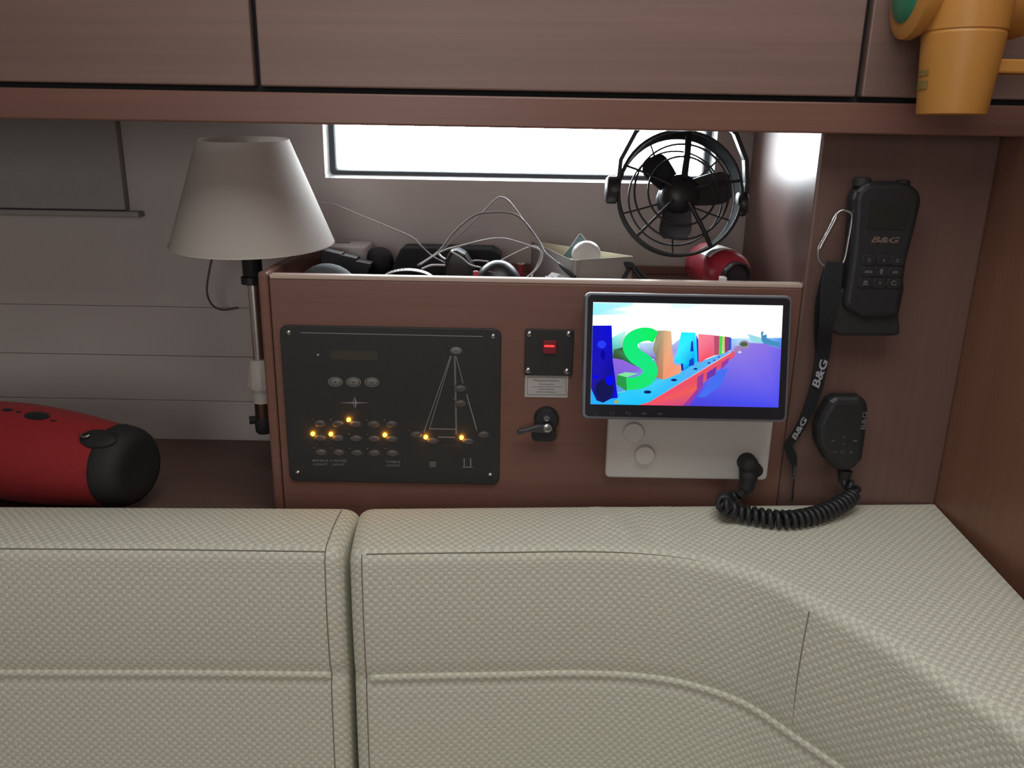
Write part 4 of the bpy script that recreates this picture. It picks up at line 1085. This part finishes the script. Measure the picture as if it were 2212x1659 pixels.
for (xx, yy, hh) in ((525, 822, 55), (525, 955, 80)):
    g = B(); u0, v0 = 1900 + xx / 5.186, yy / 5.186
    for k in range(5):
        a = R(170 + 6 * k); zc = PY(u0, v0, YY).z; r2 = yr + (yrt - yr) * (zc - ycz) / (ytz - ycz) + 0.0002
        cx = yc + (ytc - yc) * (zc - ycz) / (ytz - ycz)
        p = Vector((cx + r2 * math.cos(a), YY + r2 * math.sin(a), zc)); t = Vector((-math.sin(a), math.cos(a), 0)) * 0.0022
        hh2 = hh / 5.186 * 0.00026
        g.prism([p + t + Vector((0, 0, -hh2)), p - t + Vector((0, 0, -hh2)), p - t + Vector((0, 0, hh2)), p + t + Vector((0, 0, hh2))], Vector((math.cos(a), math.sin(a), 0)) * 0.0003)
    obj('faded_print', g, M_yprint, bar)

# ================================================================== FAN
YFN = 0.13
FC = PY(1466, 421, YFN)
nrm = (CAM - FC).normalized(); rgt = Vector((1, 0, 0)); rgt = (rgt - nrm * rgt.dot(nrm)).normalized(); upf = nrm.cross(rgt)
nrm = (nrm + rgt * 0.20 + upf * 0.22).normalized(); rgt = (rgt - nrm * rgt.dot(nrm)).normalized(); upf = nrm.cross(rgt)
FRr = (PY(1602, 421, YFN).x - PY(1337, 421, YFN).x) / 2
def fp(r, ang, d): return FC + (rgt * math.cos(R(ang)) + upf * math.sin(R(ang))) * r + nrm * d
fan = thing('cabin_fan', 'black round cabin fan in a yoke hanging at the right end of the window', 'fan', (FC.x, FC.y, FC.z))
M_fan = mat('fan_black', (0.020, 0.022, 0.025), 0.4)
def ringt(r, d, rr, n=48): return B().tube([fp(r, 360 * k / n, d) for k in range(n)], rr, 7, closed=True)
for r, d, t in ((1.0, 0.012, 0.0022), (0.76, 0.020, 0.0014), (0.55, 0.024, 0.0014)):
    obj('guard_ring', ringt(FRr * r, d, t), M_fan, fan, smooth=60)
for r, d, t in ((0.97, -0.014, 0.0020), (0.78, -0.022, 0.0013)):
    obj('rear_ring', ringt(FRr * r, d, t), M_fan, fan, smooth=60)
b = B(); n = 64
b.rings([[fp(FRr * rr, 360 * k / n, d) for k in range(n)] for rr, d in ((0.985, 0.010), (0.965, -0.012), (0.958, -0.012), (0.978, 0.010), (0.985, 0.010))], True, False, False)
obj('shroud_band', b, mat('shroud_grey', (0.02, 0.023, 0.026), 0.8, spec=0.05), fan, smooth=50)
for ang, wdt in ((86, 0.0046), (157, 0.0016), (228, 0.0020), (303, 0.0030), (15, 0.0020)):
    obj('guard_spoke', B().tube([fp(FRr * .2, ang, 0.025), fp(FRr * .6, ang, 0.023), fp(FRr * .8, ang, 0.019), fp(FRr, ang, 0.012)], wdt, 8), M_fan, fan, smooth=60)
for ang in (120, 200, 270, 340, 45):
    obj('rear_spoke', B().tube([fp(FRr * .2, ang, -0.03), fp(FRr * .78, ang, -0.022), fp(FRr * .97, ang, -0.014)], 0.0012, 6), M_fan, fan, smooth=60)
obj('motor', B().lathe(FC - nrm * 0.045, nrm, [(0, 0.014), (0.004, 0.024), (0.028, 0.026), (0.034, 0.02)], 28), M_fan, fan, smooth=50)
hub = obj('hub', B().lathe(FC - nrm * 0.012, nrm, [(0, 0.025), (0.018, 0.0265), (0.028, 0.024), (0.034, 0.014), (0.036, 0.003)], 28), M_fan, fan, smooth=50)
for ang, ln in ((133, 0.74), (13, 0.86), (268, 0.72)):
    er = rgt * math.cos(R(ang)) + upf * math.sin(R(ang)); et = nrm.cross(er)
    rows_ = []
    for k in range(9):
        f = k / 8; r = FRr * (0.20 + (ln - 0.20) * f); wd = FRr * (0.21 + 0.05 * math.sin(f * 2.2)) * (1 if k < 7 else (0.93 if k == 7 else 0.70)); tw = R(24 - 10 * f)
        d1 = et * math.cos(tw) + nrm * math.sin(tw); d2 = nrm * math.cos(tw) - et * math.sin(tw)
        c = FC + er * r
        rows_.append([c + d1 * wd + d2 * 0.001, c + d2 * 0.0035, c - d1 * wd + d2 * 0.001, c - d1 * wd - d2 * 0.001, c + d2 * 0.0005, c + d1 * wd - d2 * 0.001])
    obj('blade', B().rings(rows_), M_fan, fan, smooth=50)
# yoke
YK2 = YFN
zy = zr - 0.0142
yk = [PY(1326, 430, YK2), PY(1334, 398, YK2), PY(1340, 345, YK2), PY(1372, 286, YK2)]
top_l = Vector((PY(1400, 240, YK2).x, YK2, zy - 0.002)); 
yk2 = [PY(1606, 445, YK2), PY(1612, 395, YK2), PY(1610, 345, YK2), PY(1588, 288, YK2)]
top_r = Vector((PY(1560, 240, YK2).x, YK2, zy - 0.002))
def flatbar(pts, hw, hy):
    rr = []
    for i, p in enumerate(pts):
        a = pts[max(0, i - 1)]; c = pts[min(len(pts) - 1, i + 1)]; t = (c - a).normalized(); nn = Vector((-t.z, 0, t.x)).normalized() * hw
        rr.append([p + nn + Vector((0, hy, 0)), p + nn - Vector((0, hy, 0)), p - nn - Vector((0, hy, 0)), p - nn + Vector((0, hy, 0))])
    return B().rings(rr)
obj('yoke_arm', flatbar(yk + [top_l], 0.0028, 0.007), M_fan, fan)
obj('yoke_arm', flatbar(yk2 + [top_r], 0.0028, 0.007), M_fan, fan)
obj('ceiling_mount', B().box(top_l.x - 0.004, top_r.x + 0.004, YK2 - 0.010, YK2 + 0.010, zy - 0.006, zy - 0.0003), M_fan, fan, bevel=0.001)
kc = PY(1321, 410, YK2)
obj('pivot_knob', B().lathe(kc + Vector((-0.008, 0, 0)), (1, 0, 0), [(0, 0.015), (0.003, 0.0185), (0.014, 0.0185), (0.017, 0.014)], 20), M_fan, fan, smooth=50)
kc = PY(1607, 440, YK2)
obj('pivot_knob', B().lathe(kc + Vector((-0.010, 0, 0)), (1, 0, 0), [(0, 0.014), (0.003, 0.017), (0.011, 0.017), (0.014, 0.013)], 20), M_fan, fan, smooth=50)

# ================================================================== THINGS IN THE TRAY
TZ = TRAYZ + 0.0004
# white plastic box
x0 = PY(700, 535, 0.205).x; x1 = PY(789, 535, 0.205).x; z1 = PY(750, 533, 0.205).z
wb = thing('white_plastic_box', 'small white rounded plastic box behind the lamp shade', 'box', ((x0 + x1) / 2, 0.19, TZ))
bx_ = obj('box_body', B().prism([(x, y, TZ) for x, y in rrect(x0 + 0.002, x1, 0.205, 0.277, 0.012, 5)], (0, 0, z1 - TZ)), M_puck, wb, bevel=0.004, seg=3)
p = PZ(742, 524, z1); obj('box_slot', B().box(p.x - 0.012, p.x + 0.010, p.y - 0.004, p.y + 0.004, z1 - 0.0005, z1 + 0.0004), M_ink, wb)
# black stepped power device
dv = thing('power_adapter', 'black stepped adapter with bright edges lying before the white box', 'adapter', (PY(735, 570, 0.16).x, 0.17, TZ))
s1 = [(692, 541), (700, 542), (736, 550), (736, 555), (738, 552), (769, 559), (769, 565), (800, 571), (799, 577), (780, 580), (780, 640), (692, 640)]
pp = [PY(u, v, 0.16) for u, v in s1]; pp = [Vector((p.x, 0.16, max(TZ, p.z))) for p in pp]
pp = pp[:9] + [Vector((pp[9].x, 0.16, TZ)), Vector((pp[0].x, 0.16, TZ))]
obj('adapter_body', B().prism(pp, (0, 0.03, 0)), M_black, dv, bevel=0.001)
obj('metal_edge', B().tube([p + Vector((0, -0.0003, 0.0004)) for p in pp[1:9]], 0.0009, 5), M_steel, dv)
# mesh cap
p = PY(705, 600, 0.06)
tag(obj('mesh_case', B().ell((p.x, 0.065, TZ + 0.0005), 0.042, 0.032, PY(705, 570, 0.065).z - TZ, 28, 14), M_mesh, smooth=60), 'dark grey ribbed mesh case just behind the tray lip at left', 'case')
o = bpy.data.objects['mesh_case']
for v in o.data.vertices:
    if v.co.z + o.location.z < TZ: v.co.z = TZ - o.location.z
# dark pouch
p = PY(815, 560, 0.22)
b = B().ell((p.x, 0.235, TZ + 0.018), 0.022, 0.03, PY(815, 534, 0.23).z - TZ - 0.018, 20, 12)
for v in b.V: v.z = max(v.z, TZ)
tag(obj('dark_pouch', b, M_darkblue, smooth=60), 'dark blue rounded pouch right of the white box', 'pouch')
# long dark case
z1 = PY(960, 535, 0.225).z
cp_ = [(PY(848, 565, 0.225).x, TZ), (PY(848, 555, 0.225).x, TZ + 0.012), (PY(868, 535, 0.225).x, z1), (PY(1062, 538, 0.225).x, z1), (PY(1080, 548, 0.225).x, z1 - 0.006), (PY(1082, 560, 0.225).x, z1 - 0.014), (PY(1082, 570, 0.225).x, TZ)]
tag(obj('equipment_case', B().prism([(x, 0.215, z) for x, z in cp_], (0, 0.055, 0)), M_darkblue, bevel=0.004, seg=2), 'long dark slate case lying against the hull under the window', 'case')
# dark bag with cables
pk = [(960, 600), (962, 560), (972, 541), (985, 538), (1005, 548), (1022, 575), (1030, 600)]
pkp = [PY(u, v, 0.12) for u, v in pk]
pkp = [Vector((p.x, 0.12, max(TZ, p.z))) for p in pkp]; pkp[0].z = TZ; pkp[-1].z = TZ
tag(obj('plastic_bag', B().prism(pkp, (0, 0.035, 0)), mat('bag_black_green', (0.016, 0.021, 0.021), 0.3), bevel=0.006, seg=2), 'black crumpled plastic bag in the middle of the tray', 'bag')
# glossy black mouse-like case
mm = thing('glasses_case', 'glossy black rounded case right behind the tray lip', 'case', (PY(1075, 595, 0.05).x, 0.06, TZ))
x0 = PY(1022, 590, 0.06).x; x1 = PY(1131, 590, 0.06).x; z1 = PY(1075, 563, 0.06).z
b = B().ell(((x0 + x1) / 2, 0.065, TZ + 0.008), (x1 - x0) / 2, 0.03, z1 - TZ - 0.008, 28, 14)
for v in b.V: v.z = max(v.z, TZ)
obj('case_shell', b, M_gloss, mm, smooth=60)
a_ = [PY(1055, 586, 0.034), PY(1070, 589, 0.034), PY(1086, 593, 0.034)]
obj('case_trim', B().tube(a_, 0.0008, 5), M_steel, mm)
# hose clamp
b = B(); hc_ = PY(885, 640, 0.05); n = 40; rr_ = (PY(985, 600, 0.05).x - PY(790, 600, 0.05).x) / 2 * 0.62
zt_ = PY(878, 582, 0.05).z; hcz = zt_ - rr_
hx = PY(882, 600, 0.05).x
hcl = thing('hose_clamp', 'steel slotted hose clamp ring standing behind the tray lip', 'hose clamp', (hx, 0.05, TZ))
prof = []
rxx = rr_ * 1.0; zc0 = TZ + (zt_ - TZ) * 0.5; rzz = (zt_ - TZ) / 2
for k in range(n):
    a = 2 * math.pi * k / n; prof.append((hx + rxx * math.cos(a), zc0 + rzz * math.sin(a)))
inn = [(hx + (rxx - 0.001) * math.cos(2 * math.pi * k / n), zc0 + (rzz - 0.001) * math.sin(2 * math.pi * k / n)) for k in range(n)]
b.rings([[(x, 0.045, z) for x, z in prof], [(x, 0.060, z) for x, z in prof], [(x, 0.060, z) for x, z in inn], [(x, 0.045, z) for x, z in inn], [(x, 0.045, z) for x, z in prof]], True, False, False)
obj('band', b, M_steel, hcl, smooth=50)
for k in range(10):
    a = R(100 + 7 * k); x, z = hx + rxx * math.cos(a), zc0 + rzz * math.sin(a)
    obj('band_slot', B().box(x - 0.0009, x + 0.0009, 0.048, 0.057, z - 0.0006, z + 0.0006), M_ink, hcl)
# cables
def cab(pts, label, r=0.0012, m=M_cable, ends=None):
    tag(obj('cable', B().tube(smoothpath(pts, 8), r, 8), m, smooth=70), label, 'cable', 'cables in the tray')
def z2(x, y, Y): return PY(600 + x / 2.765, 250 + y / 2.765, Y)
cab([z2(230, 515, .26), z2(275, 520, .26), z2(340, 530, .255), z2(460, 580, .24), z2(640, 655, .22), z2(800, 725, .20), z2(850, 770, .19), z2(920, 835, .18), z2(1000, 880, .165)], 'thin pale cable running down from behind the lamp shade into the tray', 0.0011)
cab([z2(835, 895, .10), z2(960, 810, .12), z2(1060, 690, .14), z2(1170, 600, .15), z2(1270, 578, .155), z2(1400, 585, .15), z2(1470, 630, .14), z2(1560, 750, .11), z2(1600, 820, .09), z2(1690, 895, .065)], 'grey cable arching in a broad flat-topped loop over the tray', 0.0014, mat('cable_dark_grey', (0.25, 0.24, 0.24), 0.5))
cab([z2(950, 825, .20), z2(1100, 700, .215), z2(1230, 570, .22), z2(1300, 500, .22), z2(1335, 487, .22), z2(1380, 510, .21), z2(1450, 600, .195), z2(1530, 720, .18), z2(1580, 800, .17), z2(1630, 870, .165)], 'pale cable rising to the highest pointed loop below the window', 0.0012)
cab([z2(850, 890, .09), z2(980, 810, .10), z2(1100, 775, .11), z2(1250, 740, .12), z2(1340, 733, .12), z2(1420, 750, .115), z2(1560, 800, .10), z2(1580, 845, .09), z2(1550, 910, .08), z2(1490, 965, .07)], 'pale cable in a low long arch ending near the red cap', 0.0012)
cab([z2(1305, 880, .12), z2(1400, 830, .12), z2(1500, 785, .115), z2(1550, 785, .11), z2(1570, 840, .10), z2(1530, 930, .09), z2(1515, 965, .08)], 'short pale cable curling down beside the paper packet', 0.001)
cab([z2(960, 825, .15), z2(980, 845, .14), z2(1005, 860, .13)], 'short thick pale cable end left of the black bag', 0.0018)
cab([z2(1030, 808, .11), z2(1100, 850, .105), z2(1150, 890, .10), z2(1215, 908, .095)], 'thin pale cable crossing the front of the black bag', 0.0012)
cab([z2(860, 915, .07), z2(920, 893, .075), z2(1000, 893, .08)], 'pale cable stub between hose clamp and black bag', 0.0014)
cab([z2(1145, 872, .14), z2(1190, 865, .14), z2(1260, 872, .14)], 'pale cable bow lying above the glossy black case', 0.0012)
jk = thing('audio_plug', 'black slim audio plug leaning on the tray lip before the paper packet', 'plug', (z2(1720, 920, .05).x, 0.05, TZ))
obj('plug_sleeve', B().tube([z2(1685, 890, .066), z2(1725, 925, .052), z2(1775, 968, .040)], [0.002, 0.0032, 0.0028], 10), M_matte, jk, smooth=60)
obj('plug_tip', B().tube([z2(1672, 878, .070), z2(1688, 893, .065)], 0.0016, 8), M_steel, jk)
# red cap, red bit
p = z2(1452, 895, .16)
rcap = thing('bottle_cap', 'small red screw cap right of the glossy black case', 'cap', (p.x, .16, TZ))
rh = z2(1452, 882, .16).z - TZ
obj('cap_shell', B().lathe((p.x, .16, TZ), (0, 0, 1), [(0, 0.0042), (rh - 0.002, 0.0045), (rh, 0.0042)], 16), M_redbit, rcap, smooth=50)
obj('cap_rim', B().lathe((p.x, .16, TZ + rh - 0.001), (0, 0, 1), [(0, 0.0049), (0.0010, 0.0049)], 16), M_puck, rcap, smooth=50)
p = z2(1183, 945, .045); q_ = z2(1183, 925, .045)
tag(obj('red_clip', B().prism([(p.x - 0.004, 0.042, TZ), (p.x + 0.004, 0.042, TZ), (p.x + 0.0035, 0.042, q_.z - 0.001), (p.x, 0.042, q_.z), (p.x - 0.0035, 0.042, q_.z - 0.001)], (0, 0.006, 0)), M_redbit, bevel=0.001), 'tiny red plastic clip peeking over the lip under the black bag', 'clip')
# open paper packet with puck and card
ZR = 1.202
A_ = PZ(1148, 521, ZR); N_ = PZ(1236, 562, ZR); Cc = PZ(1367, 554, ZR)
A_.y = min(A_.y, YH - 0.008)
N2 = N_ + (Cc - N_) * 0.16
pk_ = thing('paper_packet', 'open cream paper packet with pale yellow inside in the right part of the tray', 'packet', (N_.x, N_.y + 0.05, TZ))
def wallsheet(pts, zt0, zb0, th, nrm2):
    b = B(); rr = []
    nn = Vector(nrm2) * th
    for p in pts:
        rr.append([Vector((p.x, p.y, zt0)), Vector((p.x, p.y, zb0)), Vector((p.x, p.y, zb0)) + nn, Vector((p.x, p.y, zt0)) + nn])
    b.rings(rr); return b
curve = smoothpath([A_, A_.lerp(N_, 0.5), N_.lerp(A_, 0.08), N_ + Vector((0.004, 0.0, 0)), N2, N2.lerp(Cc, 0.5), Cc], 5)
obj('front_sheet', wallsheet(curve, ZR, TZ, 0.0014, (0.2, 0.98, 0)), M_paper, pk_, smooth=40)
obj('back_sheet', wallsheet([A_ + Vector((0, .002, 0)), Cc + Vector((0, .002, 0))], ZR, TZ, 0.0014, (0.2, 0.98, 0)), M_papery, pk_)
bf = B(); bf.prism([Vector((p.x, p.y, TZ + 0.034)) for p in (A_.lerp(N_, .03).lerp(Cc, .03), N_.lerp(A_, .04).lerp(Cc, .04), Cc.lerp(N_, .06).lerp(A_, .03))], (0, 0, 0.003))
obj('packet_filling', bf, M_papery, pk_)
cx = PZ(1266, 545, ZR); yk_ = N_.lerp(Cc, .22); cyy = yk_.y + 0.034
zb_ = ZR - 0.004; rp_ = (PY(1299, 550, cyy).x - PY(1236, 550, cyy).x) / 2
pk2 = thing('round_puck', 'white round plastic puck standing upright in the paper packet', 'puck', (PY(1267, 555, cyy).x, cyy, TZ + 0.037))
zc_ = PY(1267, 525, cyy).z - rp_
obj('puck_shell', B().lathe((PY(1267, 555, cyy).x, cyy, zc_), (0.0, 1, 0.42), [(-0.0015, rp_ * .9), (0, rp_ * .97), (0.011, rp_), (0.013, rp_ * .95)], 40), M_puck, pk2, smooth=45)
p = PY(1259, 531, cyy + 0.004); obj('puck_slot', B().box(p.x - 0.004, p.x + 0.004, cyy + 0.002, cyy + 0.005, p.z + 0.001, p.z + 0.0024), M_ink, pk2)
cy2 = cyy + 0.028
cdp = [PY(u, v, cy2) for u, v in ((1212, 558), (1233, 532), (1248, 510), (1251, 505), (1255, 505), (1259, 510), (1275, 535), (1290, 560))]
cdp = [Vector((p.x, cy2, p.z)) for p in cdp]
cdo = thing('teal_card', 'small teal card with pointed top standing behind the white puck', 'card', (cdp[3].x, cy2, min(p.z for p in cdp)))
obj('card_sheet', B().prism(cdp, (0, 0.0016, 0)), M_card, cdo)
obj('card_edge', B().tube(cdp[1:7], 0.0007, 5), M_puck, cdo)
# crumpled paper scrap
p = z2(1690, 945, .05)
b = B(); rows_ = []
for i in range(5):
    rows_.append([Vector((p.x - 0.02 + 0.01 * i, 0.045 + 0.012 * j, TZ + 0.012 + 0.010 * math.sin(i * 1.7 + j * 2.1) + 0.008)) for j in range(4)])
st2 = [b.add(r) for r in rows_]
for i in range(4):
    for j in range(3): b.face((st2[i] + j, st2[i + 1] + j, st2[i + 1] + j + 1, st2[i] + j + 1))
sp_ = obj('paper_scrap', b, M_paper, smooth=20)
md = sp_.modifiers.new('thick', 'SOLIDIFY'); md.thickness = 0.0006
tag(sp_, 'small crumpled white paper scrap below the paper packet', 'paper')
# black clip near the right
cl = thing('spring_clip', 'black plastic spring clip right of the paper packet', 'clip', (PY(1372, 590, .08).x, 0.08, TZ))
def zz(x, y, Y): return PY(1120 + x / 7.9, 490 + y / 7.9, Y)
obj('clip_head', B().prism([zz(1790, 605, .085), zz(1860, 600, .085), zz(1985, 625, .085), zz(1985, 690, .085), zz(1900, 710, .085), zz(1830, 690, .085)], (0, 0.012, 0)), M_matte, cl, bevel=0.001)
for q1, q2 in (((1930, 690), (2090, 890)), ((2010, 690), (2190, 890)), ((1890, 700), (1790, 890))):
    a, c = zz(*q1, .09), zz(*q2, .08); c.z = max(c.z, TZ + 0.002)
    obj('clip_arm', B().tube([a, c], 0.0026, 8), M_matte, cl, smooth=60)
# red bottle
def z8(x, y, Y): return PY(1480 + x / 8.508, 500 + y / 8.508, Y)
Yb0 = 0.07; fcx = z8(930, 690, Yb0)
bax = Vector((-0.13, 0.99, 0.0)).normalized()
rB = 0.031
fcx.z = TZ + rB + 0.0005
bt = thing('red_bottle', 'glossy red bottle with white label lying in the right end of the tray', 'bottle', (fcx.x, fcx.y, TZ))
obj('bottle_body', B().lathe(fcx, bax, [(0.0, 0.0205), (0.004, 0.0245), (0.018, 0.0295), (0.03, rB), (0.11, rB), (0.12, rB * .9), (0.13, rB * .5)], 36), M_redg, bt, smooth=40)
obj('bottle_cap', B().lathe(fcx, -bax, [(-0.002, 0.0198), (0.010, 0.0195), (0.012, 0.0175), (0.010, 0.0155), (0.004, 0.0145)], 32), mat('cap_dark', (0.028, 0.022, 0.028), 0.3), bt, smooth=40)
b = B(); e1 = Vector((0, 0, 1)); e2 = bax.cross(e1).normalized()
rr = []
for k in range(13):
    a = R(-50 + 95 * k / 12); d = e1 * math.cos(a) + e2 * math.sin(a)
    rr.append([fcx + bax * 0.034 + d * (rB + 0.0006), fcx + bax * 0.075 + d * (rB + 0.0006), fcx + bax * 0.075 + d * (rB + 0.0001), fcx + bax * 0.034 + d * (rB + 0.0001)])
obj('bottle_label', B().rings(rr), M_puck, bt, smooth=40)
p = z8(685, 870, 0.03)
tag(obj('white_tag', B().box(p.x - 0.004, p.x + 0.004, 0.022, 0.034, TZ, p.z + 0.003), M_puck, bevel=0.001), 'tiny white plastic tag at the lip below the red bottle', 'tag')
